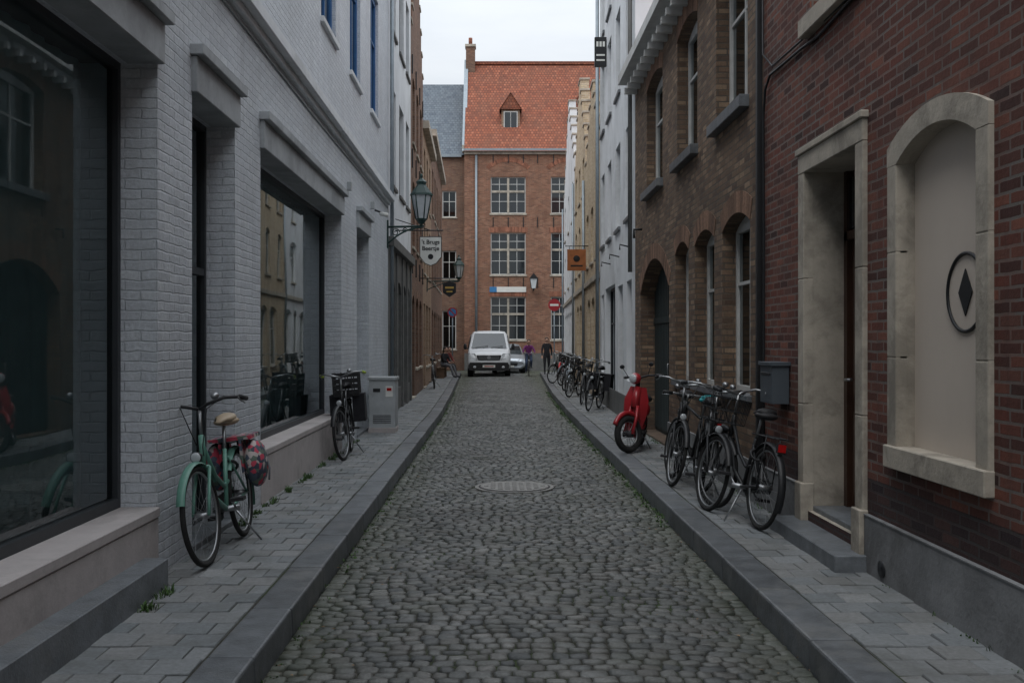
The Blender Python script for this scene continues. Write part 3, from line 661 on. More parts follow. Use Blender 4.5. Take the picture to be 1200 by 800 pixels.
# stand-in emblem: ring with a plain diamond
E=H.mb('emblem'); cu,cz=5.47,1.92
E.ring((cu,.086,cz),(1,0,0),(0,0,1),.215,.011,'black',48,6)
E.prism([(cu-.08,cz),(cu,cz-.13),(cu+.08,cz),(cu,cz+.13)],.082,.088,'black')
for dd in (door,extra[1]):
    u0,u1,z0,z1=dd['u0'],dd['u1'],dd['z0'],dd['z1']
    H.reveal(dd,'stone',.36)
    S=H.mb('stonework')
    for (a,b) in ((u0-.14,u0+.002),(u1-.002,u1+.14)):
        for (p,q) in ((.12,1.15),(1.153,2.15),(2.153,z1-.003)): S.box(a,b,-.035,.05,p,q,'stone')
    S.box(u0-.14,u1+.14,-.037,.05,z1-.002,z1+.15,'stone'); S.box(u0-.16,u1+.16,-.055,.05,z1+.15,z1+.2,'stone')
    S.box(u0-.15,u0+.01,-.06,.05,.12,.52,'stone');S.box(u1-.01,u1+.15,-.06,.05,.12,.52,'stone')
    D=H.mb('front_door'); D.box(u0,u1,.33,.37,z0,z1,'brown_door')
    D.box(u0,u1,.29,.33,2.45,2.52,'brown_door'); D.box(u0,u0+.07,.29,.33,z0,z1,'brown_door');D.box(u1-.07,u1,.29,.33,z0,z1,'brown_door')
    for (a,b) in ((.45,1.1),(1.25,2.3)):
        for (p,q) in ((u0+.17,(u0+u1)/2-.05),((u0+u1)/2+.05,u1-.17)):
            D.box(p,q,.305,.33,a,b,'brown_door'); D.box(p+.05,q-.05,.295,.304,a+.05,b-.05,'brown_door')
    H.mb('door_handle').tube([(u1-.13,.31,1.35),(u1-.13,.25,1.35),(u1-.24,.25,1.35)],.011,'steel',8)
    H.mb('fanlight_glass').box(u0+.07,u1-.07,.31,.328,2.54,2.94,'carglass')
    H.box('doorstep',u0-.2,u1+.22,.05,.225,-.02,.24,'bluestone'); H.box('doorstep',u0+.005,u1-.005,.05,.34,-.34,-.04,'bluestone')
P_=H.mb('plinth')
for (a,b) in ((-12,-2.2),(-.6,6.66),(8.11,9.26)): P_.box(a,b,-.03,.05,.05,.49,'plinth'); P_.box(a,b,-.035,.03,.491,.50,'plinth')
P_.tube([(6.35,-.04,.2),(6.35,-.02,.2)],.055,'black',14)
for o in upw: H.window(o,'redbrick',.16,'frame_w',.07,2,(.6,),'curtain',sill='stone',sz=.14,sp=.08,arch='vous')
H.mb('wall_cable').tube([(3,-.02,4.0),(6.2,-.02,3.98),(6.95,-.02,4.03),(7.6,-.02,3.99),(8.1,-.02,4.02),(8.98,-.02,4.05),(9.12,-.025,3.95),(9.18,-.025,3.7),(9.16,-.025,2.5),(9.17,-.025,1.2),(9.15,-.025,.3)],.012,'black',6)
H.mb('wall_cable').tube([(3,-.02,4.06),(6.2,-.02,4.05),(7.6,-.02,4.07),(8.9,-.02,4.11),(9.2,-.025,4.3),(9.22,-.025,9)],.01,'black',6)
H.body(9.0,'redbrick',roof='gable',rh=3,roofk='rooftile'); H.finish()
mbx=MB(); mbx.box(2.34,2.49,8.42,8.78,1.12,1.44,'boxblue'); mbx.box(2.325,2.5,8.40,8.80,1.442,1.475,'boxblue'); mbx.box(2.334,2.34,8.46,8.74,1.36,1.385,'black'); mbx.disc((2.34,8.6,1.2),(2.332,8.6,1.2),.012,'steel',10)
mbx.obj('wall_mailbox',bevel=.006)
# ------------------------------------------------------------------ RIGHT building 2 brown brick
H=House('brown_brick_row_house',(2.5,9.26),(2.5,17.75),(1,0))
gr=[O(9.75,10.95,1.12,2.98,.14),O(11.35,12.45,1.12,2.98,.14),O(12.85,13.8,1.12,2.98,.14)]
ga=O(14.3,17.1,.14,2.95,.5)
up=[O(9.85,11.25,4.08,5.85,.12),O(12.3,13.65,4.08,5.85,.12),O(14.85,16.4,4.08,5.85,.12)]
H.wall(9.26,17.75,0,6.15,'brnbrick',gr+[ga]+up)
for o in gr: H.window(o,'brnbrick',.2,'frame_w',.06,2,(.62,),'curtain',sill='bluestone',arch='vous')
for o in up: H.window(o,'brnbrick',.2,'frame_w',.07,2,(.62,),'side',sill='bluestone',arch='vous',sz=.12,sp=.1)
H.reveal(ga,'brnbrick',.3); H.voussoir(ga,'vous',.24)
D=H.mb('garage_door'); D.box(ga['u0'],ga['u1'],.26,.3,.12,2.95,'green_door')
for i in range(19): 
    u=ga['u0']+.04+i*.147; D.box(u,u+.125,.245,.26,.2,2.9,'green_door')
D.box(15.68,15.72,.23,.26,.14,2.9,'green_door'); D.box(ga['u0'],ga['u1'],.225,.245,1.95,2.05,'green_door')
H.mb('door_handle').tube([(15.55,.24,1.1),(15.55,.2,1.1),(15.55,.2,1.3),(15.55,.24,1.3)],.012,'steel')
H.box('plinth',9.28,14.28,.05,.5,0,.03,'plinth')
H.box('eaves',9.26,17.78,6.1,6.22,-.2,.14,'frame_w'); H.box('gutter',9.2,17.8,6.222,6.38,-.2,.3,'frame_w')
for i in range(22): H.box('eaves',9.4+i*.385,9.48+i*.385,6.0,6.1,-.05,.22,'frame_w')
H.box('party_pipe',9.3,9.36,.3,6.0,.0,.05,'black')
H.mb('wall_brackets').tube([(16.9,0,3.55),(16.9,-.14,3.55),(16.9,-.14,3.4)],.02,'black');
H.body(6.15,'brnbrick',roof='gable',rh=2.6,roofk='rooftile'); H.finish()
# ------------------------------------------------------------------ RIGHT building 3 white render
H=House('white_rendered_house',pR(17.75),pR(25.6),(1,0))
gr=[O(18.3,19.2,.9,2.8),O(19.9,20.9,.14,2.8),O(21.5,24.0,.14,2.9),O(24.4,25.1,.9,2.8)]
up=[O(a,a+.95,z,z+1.75) for z in (4.0,6.8,9.2) for a in (18.4,20.4,22.4,24.2)]
H.wall(17.75,H.u1,0,12,'wplaster',gr+up)
for o in gr: H.window(o,'wplaster',.18,'frame_dk',.06,2 if o['u1']-o['u0']<2 else 3,(.7,),'dark')
for o in up: H.window(o,'wplaster',.2,'frame_dk',.06,2,(.6,),'dark',sill='bluestone')
H.box('plinth',17.78,H.u1,.05,.6,0,.02,'greystone')
H.mb('downpipe').tube([(25.45,-.08,.2),(25.45,-.08,12)],.045,'zinc',8); H.mb('downpipe').tube([(17.95,-.07,2.9),(17.95,-.07,12)],.04,'greystone',8)
for a in (18.5,20.6,22.6):
    H.mb('wall_lamps').tube([(a,0,3.4),(a,-.2,3.45),(a,-.2,3.35)],.014,'black'); 
H.body(12,'wplaster',roof='gable',rh=2.5); H.finish()
def yel(nm,y0,y1,k,z,steps,sh,fr='frame_w',roofk='rooftile',zz=(4.0,6.4)):
    H=House(nm,pR(y0),pR(y1),(1,0)); L_=y1-y0
    gr=[O(y0+.4,y0+1.4,.14,2.9,.15)]; a=y0+1.9
    while a+1.3<y1-.3: gr.append(O(a,a+1.2,.8,2.9,.15)); a+=1.7
    n=3 if L_>5 else 2
    up=[]
    for q in zz:
        for i in range(n):
            c=y0+L_*(i+.5)/n; up.append(O(c-.48,c+.48,q,q+1.6,.12))
    H.wall(y0,H.u1,0,z,k,gr+up)
    for o in gr+up: H.window(o,k,.14,fr,.06,2,(.62,),random.choice(['dark','curtain']),sill='stone')
    H.box('ledge',y0,H.u1,3.3,3.45,-.05,.06,'stone')
    H.stepgable(z,steps,sh,k,top=.9,copk='stone')
    H.mb('downpipe').tube([(H.u1-.1,-.07,.1),(H.u1-.1,-.07,z)],.045,'zinc',6)
    H.body(z,k,roof='perp',rh=steps*sh-.5,roofk=roofk); H.finish()
yel('stepped_gable_yellow_house',25.6,31.4,'yelbrick',6.7,5,.45,zz=(3.9,))
yel('yellow_brick_gable_house',31.4,37.7,'yelbrick',7.6,6,.5)
yel('white_gable_house',37.7,49.5,'wplaster',8.2,7,.55)
# ------------------------------------------------------------------ lantern
def lantern(x,y,z,s,wx,nm='wall_street_lamp'):
    m=MB(); k='lantgreen'
    def lv(r0,z0,r1,z1,kk):
        n=6;vs=[(x+r0*s*math.cos(math.pi/3*i),y+r0*s*math.sin(math.pi/3*i),z+z0*s) for i in range(n)]+[(x+r1*s*math.cos(math.pi/3*i),y+r1*s*math.sin(math.pi/3*i),z+z1*s) for i in range(n)]
        m.add(vs,[(i,(i+1)%n,(i+1)%n+n,i+n) for i in range(n)]+[tuple(range(n-1,-1,-1)),tuple(range(n,2*n))],kk)
    lv(.05,-.08,.10,0,k); lv(.115,.0,.125,.03,k); lv(.11,.03,.20,.5,'lampglass'); lv(.235,.5,.225,.54,k); lv(.22,.54,.09,.72,k); lv(.09,.72,.11,.78,k); lv(.11,.78,.02,.86,k); 
    m.ell((x,y,z+.9*s),.03*s,.03*s,.05*s,k)
    for i in range(6):
        a=math.pi/3*i; m.tube([(x+.115*s*math.cos(a),y+.115*s*math.sin(a),z+.03*s),(x+.205*s*math.cos(a),y+.205*s*math.sin(a),z+.5*s)],.014*s,k,6)
    sg=1 if wx<x else -1
    zb=z-.12*s
    m.tube([(x,y,z-.05*s),(x,y,zb)],.03*s,k); m.tube([(wx,y,zb-.02),(x+sg*.06*s,y,zb)],.022*s,k)
    L_=abs(x-wx)
    m.tube([(wx+sg*L_*t,y,zb-.34*s*(1-t)**2-.03) for t in [i/10 for i in range(11)]],.018*s,k)
    for (cx,cz,rr) in ((wx+sg*L_*.25,zb-.13*s,.085*s),(wx+sg*L_*.52,zb-.09*s,.055*s),(wx+sg*L_*.72,zb-.07*s,.035*s)):
        pts=[(cx+rr*(1-t*.75)*math.cos(t*9),y,cz+rr*(1-t*.75)*math.sin(t*9)) for t in [i/24 for i in range(25)]]
        m.tube(pts,.010*s,k,6)
    m.box(wx-.0,wx+sg*.03,y-.04,y+.04,zb-.45*s,zb+.12*s,k)
    m.obj(nm)
lantern(-1.5,20.3,4.12,1.0,-2.2)
lantern(-1.25,34.5,3.85,.85,interp(WL,34.5))
def lantern_end(x):
    m=MB(); y=55.4; z=4.6
    m.tube([(x,56,z-.1),(x,55.4,z-.1)],.03,'black'); m.prism([(x-.12,z),(x+.12,z),(x+.2,z+.55),(x-.2,z+.55)],y-.15,y+.15,'lampglass'); m.prism([(x-.24,z+.55),(x+.24,z+.55),(x,z+.85)],y-.2,y+.2,'black'); m.tube([(x,y,z-.12),(x,y,z)],.05,'black')
    for sx in (-1,1):
        for sy in (-1,1): m.tube([(x+sx*.12,y+sy*.15,z),(x+sx*.2,y+sy*.15,z+.55)],.015,'black',5)
    m.obj('wall_street_lamp')
lantern_end(2.15)
# ------------------------------------------------------------------ signs
RX=Matrix.Rotation(math.radians(90),4,'X')
e=empty('hanging_pub_sign'); m=MB()
cx,yy=-1.42,22.0
m.prism([(cx-.23,3.95),(cx+.23,3.95),(cx+.23,3.52),(cx+.12,3.38),(cx,3.33),(cx-.12,3.38),(cx-.23,3.52)],yy-.02,yy+.02,'signwhite')
m.prism([(cx-.245,3.965),(cx+.245,3.965),(cx+.245,3.515),(cx+.125,3.365),(cx,3.315),(cx-.125,3.365),(cx-.245,3.515)],yy-.015,yy+.015,'black')
m.obj('board',e)
m=MB(); m.tube([(-2.2,yy,4.1),(cx+.28,yy,4.1)],.014,'black'); m.tube([(-2.2,yy,4.35),(cx,yy,4.1)],.01,'black')
for q in (-.18,.18): m.tube([(cx+q,yy,4.1),(cx+q,yy,3.95)],.008,'black')
m.obj('bracket',e)
text('lettering',"'t Brugs",.13,'black',Matrix.Translation((cx,yy-.023,3.84))@RX,e)
text('lettering_2',"Beertje",.13,'black',Matrix.Translation((cx,yy-.023,3.70))@RX,e)
m=MB(); m.disc((cx,yy-.02,3.52),(cx,yy-.025,3.52),.06,'black',16); m.obj('emblem',e)
e=empty('hanging_shop_sign'); m=MB(); cx,yy=-1.37,30.0
m.prism([(cx-.2,3.4),(cx,3.46),(cx+.2,3.4),(cx+.2,3.12),(cx,2.98),(cx-.2,3.12)],yy-.02,yy+.02,'black'); m.obj('board',e)
m=MB(); m.box(cx-.13,cx+.13,yy-.024,yy-.02,3.24,3.3,'gold'); m.box(cx-.09,cx+.09,yy-.024,yy-.02,3.13,3.17,'gold'); m.obj('plain_marks',e)
m=MB(); m.tube([(interp(WL,30),yy,3.55),(cx+.22,yy,3.55)],.014,'black'); m.tube([(cx,yy,3.55),(cx,yy,3.44)],.008,'black'); m.obj('bracket',e)
e=empty('copper_hanging_sign'); m=MB(); yy=30.0; wx=interp(WR,30)
m.box(2.18,2.74,yy-.02,yy+.02,3.78,4.42,'copper'); m.box(2.24,2.68,yy-.026,yy-.02,3.84,4.36,'copper'); m.ell((2.46,yy-.026,4.14),.10,.015,.10,'tyre'); m.box(2.28,2.64,yy-.03,yy-.026,3.9,3.95,'tyre'); m.obj('board',e)
m=MB(); m.tube([(wx,yy,4.52),(2.12,yy,4.52)],.014,'black'); m.tube([(2.25,yy,4.52),(2.25,yy,4.42)],.008,'black'); m.tube([(2.68,yy,4.52),(2.68,yy,4.42)],.008,'black'); m.obj('bracket',e)
e=empty('projecting_shop_sign'); m=MB(); yy=23.6; m.box(2.36,2.64,yy-.04,yy+.04,8.15,8.85,'black'); m.obj('board',e,bevel=.008)
m=MB()
for i in range(3): m.box(2.40+i*.075,2.45+i*.075,yy-.044,yy-.04,8.62,8.74,'signwhite')
for i in range(2): m.box(2.40,2.60,yy-.044,yy-.04,8.28+i*.12,8.32+i*.12,'signwhite')
m.obj('plain_marks',e)
e=empty('no_entry_sign'); m=MB(); X,Y=2.93,49.2
m.tube([(X,Y,.1),(X,Y,3.75)],.03,'zinc'); m.obj('pole',e)
m=MB(); m.disc((X,Y-.04,3.45),(X,Y-.06,3.45),.3,'red',28); m.box(X-.21,X+.21,Y-.066,Y-.06,3.4,3.5,'signwhite'); m.obj('disc',e)
e=empty('no_parking_sign'); m=MB(); X,Y=-2.05,48.0
m.tube([(X,Y,.1),(X,Y,3.3)],.03,'zinc'); m.obj('pole',e)
m=MB(); m.disc((X,Y-.04,3.05),(X,Y-.06,3.05),.24,'red',28); m.disc((X,Y-.06,3.05),(X,Y-.066,3.05),.18,'blueplate',28); 
m.box(-.21,.21,-.07,-.067,-.03,.03,'red',T=Matrix.Translation((X,Y,3.05))@Matrix.Rotation(math.radians(45),4,'Y')); m.obj('disc',e)
e=empty('utility_cabinet'); m=MB(); m.box(-2.12,-1.68,16.75,17.25,.12,1.0,'greybox'); m.box(-2.14,-1.66,16.73,17.27,1.002,1.05,'greybox'); m.box(-2.13,-1.67,16.74,17.26,.1,.2,'concrete'); m.box(-1.68,-1.672,16.8,17.2,.24,.96,'greybox'); m.obj('cabinet',e,bevel=.008)
m=MB(); m.box(-1.84,-1.72,16.744,16.75,.72,.9,'signwhite'); m.box(-1.82,-1.74,16.741,16.744,.82,.87,'redlight'); m.box(-2.05,-1.93,16.744,16.75,.8,.86,'blackp')
for i in range(5): m.box(-2.05,-1.75,16.745,16.75,.28+i*.03,.29+i*.03,'blackp')
m.obj('labels',e)

# ------------------------------------------------------------------ bicycles
def bike(mx,my,mz,head,lean,col='black',fk='blackp',steer=0.,basket=False,bag=None,grips='blackp',saddle='blackp',sport=False,stand=True,crate=False,nm='bicycle',lock=False,build=None):
    T=Matrix.Translation((mx,my,mz))@Matrix.Rotation(head,4,'Z')@Matrix.Rotation(lean,4,'X')
    b=MB(T); wr=.345; wb=.54
    FA=Vector((wb,0,wr));RA=Vector((-wb,0,wr)); BB=Vector((-.09,0,.29))
    ht=Vector((.33,0,.88)); hb=Vector((.375,0,.66)); st=Vector((-.24,0,.72))
    S=Matrix.Translation(hb)@Matrix.Rotation(steer,4,(ht-hb).normalized())@Matrix.Translation(-hb)
    def wheel(c,TT):
        b.ring(c,(1,0,0),(0,0,1),wr-.02,.02,'tyre',36,6,TT); b.ring(c,(1,0,0),(0,0,1),wr-.045,.010,'steel',36,5,TT)
        b.tube([c+Vector((0,-.045,0)),c+Vector((0,.045,0))],.022,'steel',8,TT)
        for i in range(22):
            a=2*math.pi*i/22; b.tube([c+Vector((.02*math.cos(a+.6),.03*(-1)**i,.02*math.sin(a+.6))),c+Vector(((wr-.05)*math.cos(a),0,(wr-.05)*math.sin(a)))],.0014,'steel',3,TT,cap=False)
    def guard(c,a0,a1,TT,k):
        n=16; vs=[];fs=[]
        for i in range(n+1):
            a=a0+(a1-a0)*i/n
            for (q,rr) in ((-.03,wr+.012),(-.018,wr+.026),(.018,wr+.026),(.03,wr+.012)): vs.append(c+Vector((rr*math.cos(a),q,rr*math.sin(a))))
        for i in range(n):
            for j in range(3): fs.append((i*4+j,i*4+j+1,i*4+j+5,i*4+j+4))
        b.add(vs,fs,k,True,TT)
    I=Matrix.Identity(4)
    wheel(RA,I); wheel(FA,S)
    if not sport: guard(RA,math.radians(35),math.radians(205),I,col); guard(FA,math.radians(20),math.radians(150),S,col)
    if sport: b.tube([ht-(ht-hb)*.2,st],.016,col)
    else: b.tube([ht-(ht-hb)*.25,Vector((.1,0,.56)),Vector((-.1,0,.46)),st-Vector((-.02,0,.24))],.016,col)
    b.tube([hb+(ht-hb)*.1,Vector((.16,0,.4)) if not sport else (hb+BB)/2,BB],.019,col); b.tube([BB,st],.017,col); b.tube([hb,ht],.022,col)
    for s in (-1,1):
        o=Vector((0,s*.055,0)); b.tube([BB+o*.5,RA+o],.011,col); b.tube([st+o*.3-Vector((0,0,.06)),RA+o],.009,col)
        b.tube([hb+o*.8,FA+o+Vector((-.04,0,.1)),FA+o],.012,col,8,S); b.tube([hb+o*.8,hb],.014,col,8,S)
    b.tube([st,st+Vector((-.06,0,.17))],.013,'steel')
    sc=st+Vector((-.07,0,.2)); b.tube([sc+Vector((.17,0,.01)),sc+Vector((.05,0,.02)),sc+Vector((-.05,0,.02)),sc+Vector((-.12,0,.03))],[.02,.045,.085,.075],saddle,10,flat=.5) 
    b.ell((sc.x-.08,0,sc.z+.0),.08,.1,.035,saddle)
    top=ht+Vector((-.03,0,.18 if not sport else .07)); b.tube([ht,top],.013,'steel',8,S)
    if sport: b.tube([top+Vector((0,-.29,.0)),top+Vector((.03,-.1,0)),top+Vector((.03,.1,0)),top+Vector((0,.29,0))],.012,'steel',8,S); ge=[(top+Vector((0,s*.29,0)),top+Vector((.01,s*.18,0))) for s in (-1,1)]
    else:
        for s in (-1,1):
            b.tube([top,top+Vector((.05,s*.08,.03)),top+Vector((.05,s*.2,.06)),top+Vector((-.04,s*.28,.05)),top+Vector((-.16,s*.29,.03))],.012,'steel' if col!='mint' else 'blackp',8,S)
        ge=[(top+Vector((-.17,s*.29,.03)),top+Vector((-.05,s*.283,.048))) for s in (-1,1)]
    for p,q in ge: b.tube([p,q],.018,grips,8,S); b.tube([q+Vector((.03,0,.0)),q+Vector((0,(.0),-.02)),p+Vector((.04,0,-.03))],.006,'steel',5,S)
    b.ell(tuple(top+Vector((.02,.13,.08))),.03,.03,.025,'steel',S)
    l=hb+Vector((.08,0,.08)); b.tube([l+Vector((-.06,0,0)),l,l+Vector((.04,0,0))],[.015,.035,.04],'black',10,S); b.ell(tuple(l+Vector((.04,0,0))),.012,.036,.036,'lampglass',S)
    b.tube([hb,l],.007,'black',5,S)
    b.tube([top+Vector((.0,.15,.05)),top+Vector((.13,.1,.0)),ht+Vector((.06,.02,-.08)),hb+Vector((-.04,0,-.06))],.004,'black',5,S)
    b.tube([top+Vector((.0,-.15,.05)),top+Vector((.11,-.09,.02)),ht+Vector((.05,-.02,-.08)),hb+Vector((-.1,0,-.12))],.004,'black',5,S)
    if lock: b.ring(RA+Vector((.22,0,.24)),(0,1,0),(.7,0,.7),.06,.012,'blackp',14,6)
    for s,a in ((1,.5),(-1,.5+math.pi)):
        p=BB+Vector((0,s*.07,0)); q=p+Vector((.17*math.cos(a),s*.01,.17*math.sin(a))); b.tube([p,q],.009,'steel',6)
        b.box(q.x-.045,q.x+.045,min(q.y,q.y+s*.1),max(q.y,q.y+s*.1),q.z-.012,q.z+.012,'blackp')
    b.tube([BB+Vector((0,-.1,0)),BB+Vector((0,.1,0))],.022,'steel',8)
    b.disc(BB+Vector((0,-.045,0)),BB+Vector((0,-.049,0)),.085,'steel' if sport else 'blackp',20)
    if not sport: b.prism([(BB.x+.1,BB.z-.06),(BB.x+.12,BB.z+.02),(BB.x+.02,BB.z+.1),(RA.x,RA.z+.05),(RA.x-.04,RA.z),(RA.x,RA.z-.05)],-.058,-.045,col if col!='mint' else 'blackp')
    else: b.tube([BB+Vector((0,-.05,.08)),RA+Vector((0,-.05,.03))],.004,'black',4); b.tube([BB+Vector((0,-.05,-.08)),RA+Vector((0,-.05,-.03))],.004,'black',4)
    z=.76
    for s in (-1,1): b.tube([Vector((-.26,s*.05,z)),Vector((-.75,s*.06,z))],.007,'black',6); b.tube([Vector((-.6,s*.06,z)),RA+Vector((0,s*.065,0))],.006,'black',6)
    for i in range(4): xx=-.32-i*.14; b.tube([(xx,-.055,z),(xx,.055,z)],.006,'black',5)
    b.box(-.80,-.785,-.03,.03,.66,.72,'redlight'); b.box(-.785,-.76,-.035,.035,.65,.73,'blackp')
    if stand: b.tube([BB+Vector((-.08,.04,-.02)),Vector((-.26,.19,.0))],.008,'steel',6)
    if bag=='floral':
        for s in (-1,1):
            b.ell((-.56,s*.15,.56),.2,.085,.19,'floral',nu=18,nv=12); b.box(-.72,-.4,s*.08-.01,s*.08+.01,.5,.77,'floral')
            b.tube([(-.66,s*.2,.68),(-.56,s*.25,.5),(-.5,s*.25,.42)],.008,'cl_grey',5)
        b.box(-.72,-.4,-.17,.17,.762,.79,'floral')
    if bag=='black':
        for s in (-1,1): b.box(-.76,-.4,s*.08,s*.24,.42,.78,'cl_black')
        b.box(-.76,-.4,-.24,.24,.782,.8,'cl_black')
    if crate:
        for (z0) in (.80,.88,.96,1.04): 
            for s in (-1,1): b.box(-.72,-.36,s*.17-.006,s*.17+.006,z0,z0+.05,'blackp')
            b.box(-.726,-.714,-.17,.17,z0,z0+.05,'blackp'); b.box(-.366,-.354,-.17,.17,z0,z0+.05,'blackp')
        for i in range(5):
            xx=-.72+i*.09
            for s in (-1,1): b.box(xx-.008,xx+.008,s*.176-.006,s*.176+.006,.78,1.1,'blackp')
        for i in range(5):
            q=-.17+i*.085
            for xx in (-.728,-.352): b.box(xx-.006,xx+.006,q-.008,q+.008,.78,1.1,'blackp')
        b.box(-.72,-.36,-.17,.17,.775,.79,'blackp')
    if basket:
        c=Vector((.53,0,.93)); w,d,h=.17,.13,.22
        for zz in (-h/2,0,h/2):
            f=1+.12*zz/h
            b.tube([c+Vector((-d*f,-w*f,zz)),c+Vector((d*f,-w*f,zz)),c+Vector((d*f,w*f,zz)),c+Vector((-d*f,w*f,zz))],.005,'black',5,S,closed=True)
        for i in range(9):
            t=-1+2*i/8
            for p in ((-d,t*w),(d,t*w),(t*d,-w),(t*d,w)): b.tube([c+Vector((p[0]*.94,p[1]*.94,-h/2)),c+Vector((p[0]*1.06,p[1]*1.06,h/2))],.003,'black',4,S,cap=False)
        for i in range(5): t=-.8+i*.4; b.tube([c+Vector((-d,t*w,-h/2)),c+Vector((d,t*w,-h/2))],.003,'black',4,S,cap=False)
        b.tube([c+Vector((-d,0,-.05)),ht],.01,'black',6,S)
    b.obj(nm)
D2=math.pi/180
def B2(yf,xf,yr,xr,z=PH,lean=0,**k):
    h=math.atan2(yf-yr,xf-xr); bike((xf+xr)/2,(yf+yr)/2,z,h,lean*D2,**k)
B2(6.78,-1.95,7.86,-1.97,lean=7,col='mint',bag='floral',saddle='cream',steer=-.08,lock=True)
B2(12.8,-1.93,13.87,-2.0,lean=4,col='black',grips='lime',crate=True,bag='black',steer=-.2)
B2(32.0,-1.95,33.07,-2.0,lean=4)
B2(9.15,2.02,8.12,2.14,lean=8,col='black',steer=.2,lock=True)
B2(9.05,1.90,10.1,2.08,lean=-7,col='black',basket=True,steer=.35)
B2(11.2,1.98,10.15,2.10,lean=8,col='black',sport=True,saddle='teal')
B2(10.6,1.86,11.6,2.1,lean=-8,col='black',steer=.3,lock=True)
B2(21.9,2.05,22.9,2.38,lean=-6,bag='black'); B2(24.2,2.1,25.2,2.3,lean=-6,basket=True)
for (yy,dx,c,cr) in ((27.2,.0,'black',False),(29.6,-.1,'zinc',True),(31.0,.1,'black',False),(34.4,0,'boxblue',False),(36.2,-.1,'black',True),(39.5,0.1,'redlight',False)):
    xx=interp(WR,yy)-.5+dx; a=R(.05,.35); B2(yy,xx-a,yy+1.0,xx+.12,lean=-R(4,9),col=c,crate=cr,steer=R(-.4,.4))
# ------------------------------------------------------------------ scooter
def scooter():
    T=Matrix.Translation((1.98,14.15,PH))@Matrix.Rotation(math.atan2(-.96,-.3),4,'Z')@Matrix.Rotation(-6*D2,4,'X')
    b=MB(T); FA=Vector((.52,0,.26)); RA=Vector((-.5,0,.26)); hb=Vector((.36,0,.62)); ht=Vector((.27,0,.9))
    S=Matrix.Translation(hb)@Matrix.Rotation(-.6,4,(ht-hb).normalized())@Matrix.Translation(-hb)
    for c,TT in ((FA,S),(RA,Matrix.Identity(4))):
        b.ring(c,(1,0,0),(0,0,1),.215,.045,'tyre',32,8,TT); b.ring(c,(1,0,0),(0,0,1),.175,.014,'steel',28,5,TT)
        for i in range(14):
            a=i*math.pi/7; b.tube([c,c+Vector((.17*math.cos(a),0,.17*math.sin(a)))],.004,'steel',4,TT,cap=False)
        b.tube([c+Vector((0,-.07,0)),c+Vector((0,.07,0))],.045,'blackp',12,TT)
        b.ring(c,(1,0,0),(0,0,1),.29,.035,'red',14,6,TT,math.radians(30),math.radians(140))
    for s in (-1,1): b.tube([FA+Vector((0,s*.075,0)),FA+Vector((-.1,s*.075,.22)),hb+Vector((0,s*.06,.02))],.022,'red',8,S)
    b.tube([hb,ht],[.06,.05],'red',10)
    vs=[];n=8
    for i in range(n+1):
        t=-1+2*i/n
        for (x,z,w) in ((.30,.28,.10),(.34,.5,.16),(.33,.72,.17),(.27,.9,.11)): vs.append((x-.07*abs(t)**1.5,t*w,z))
    fs=[(i*4+j,i*4+j+1,i*4+j+5,i*4+j+4) for i in range(n) for j in range(3)]
    b.add(vs,fs,'red',True)
    b.tube([(.3,0,.3),(.1,0,.24),(-.2,0,.26),(-.35,0,.4)],[.07,.07,.08,.1],'red',10); b.box(-.12,.28,-.14,.14,.25,.28,'blackp')
    b.tube([(-.1,0,.5),(-.3,0,.55),(-.62,0,.52)],[.09,.13,.07],'red',12); b.tube([(-.02,0,.68),(-.25,0,.7),(-.5,0,.7),(-.66,0,.68)],[.05,.1,.11,.06],'blackp',12,flat=.6)
    b.tube([(-.28,0,.3),(-.3,0,.62)],.09,'blackp',10)
    top=ht+Vector((-.02,0,.12)); b.tube([ht,top],.03,'black',8,S); b.tube([top+Vector((-.1,-.32,.03)),top+Vector((0,-.2,.03)),top,top+Vector((0,.2,.03)),top+Vector((-.1,.32,.03))],.014,'black',8,S)
    for s in (-1,1):
        b.tube([top+Vector((-.12,s*.36,.03)),top+Vector((-.06,s*.26,.03))],.02,'blackp',8,S); b.tube([top+Vector((0,s*.18,.03)),top+Vector((.02,s*.26,.16))],.005,'black',5,S); b.ell(tuple(top+Vector((.02,s*.27,.18))),.015,.045,.03,'black',S)
    b.ell(tuple(top+Vector((.06,0,-.0))),.07,.09,.08,'red',S); b.ell(tuple(top+Vector((.11,0,-.0))),.03,.065,.065,'lampglass',S)
    b.box(-.74,-.70,-.06,.06,.48,.54,'redlight'); b.tube([(-.1,.1,.2),(-.16,.22,0)],.012,'steel')
    b.obj('red_scooter')
scooter()
# ------------------------------------------------------------------ vehicles
def vehicle(nm,x,y,secs,paint,van=True,scale=1):
    e=empty(nm); T=Matrix.Translation((x,y,0))@Matrix.Scale(scale,4)
    b=MB(T); rings=[]
    for (yy,zb,zw,zt,wb,ww,wt) in secs:
        half=[(0,zb),(wb*.8,zb),(wb,zb+.1),(ww,zb+(zw-zb)*.5),(ww*.985,zw),(wt+(ww-wt)*.15,zt-.16 if zt-zw>.3 else zt-.03),(wt*.9,zt-.03),(wt*.6,zt),(0,zt+.01)]
        rings.append([(p[0],yy,p[1]) for p in half]+[(-p[0],yy,p[1]) for p in half[-2:0:-1]])
    n=len(rings[0]); vs=[p for r in rings for p in r]; fs=[]
    for i in range(len(rings)-1):
        for j in range(n): fs.append((i*n+j,i*n+(j+1)%n,(i+1)*n+(j+1)%n,(i+1)*n+j))
    fs.append(tuple(range(n))); fs.append(tuple((len(rings)-1)*n+j for j in range(n-1,-1,-1)))
    b.add(vs,fs,paint,True); o=b.obj('body',e,bevel=.02,seg=2)
    return e,T
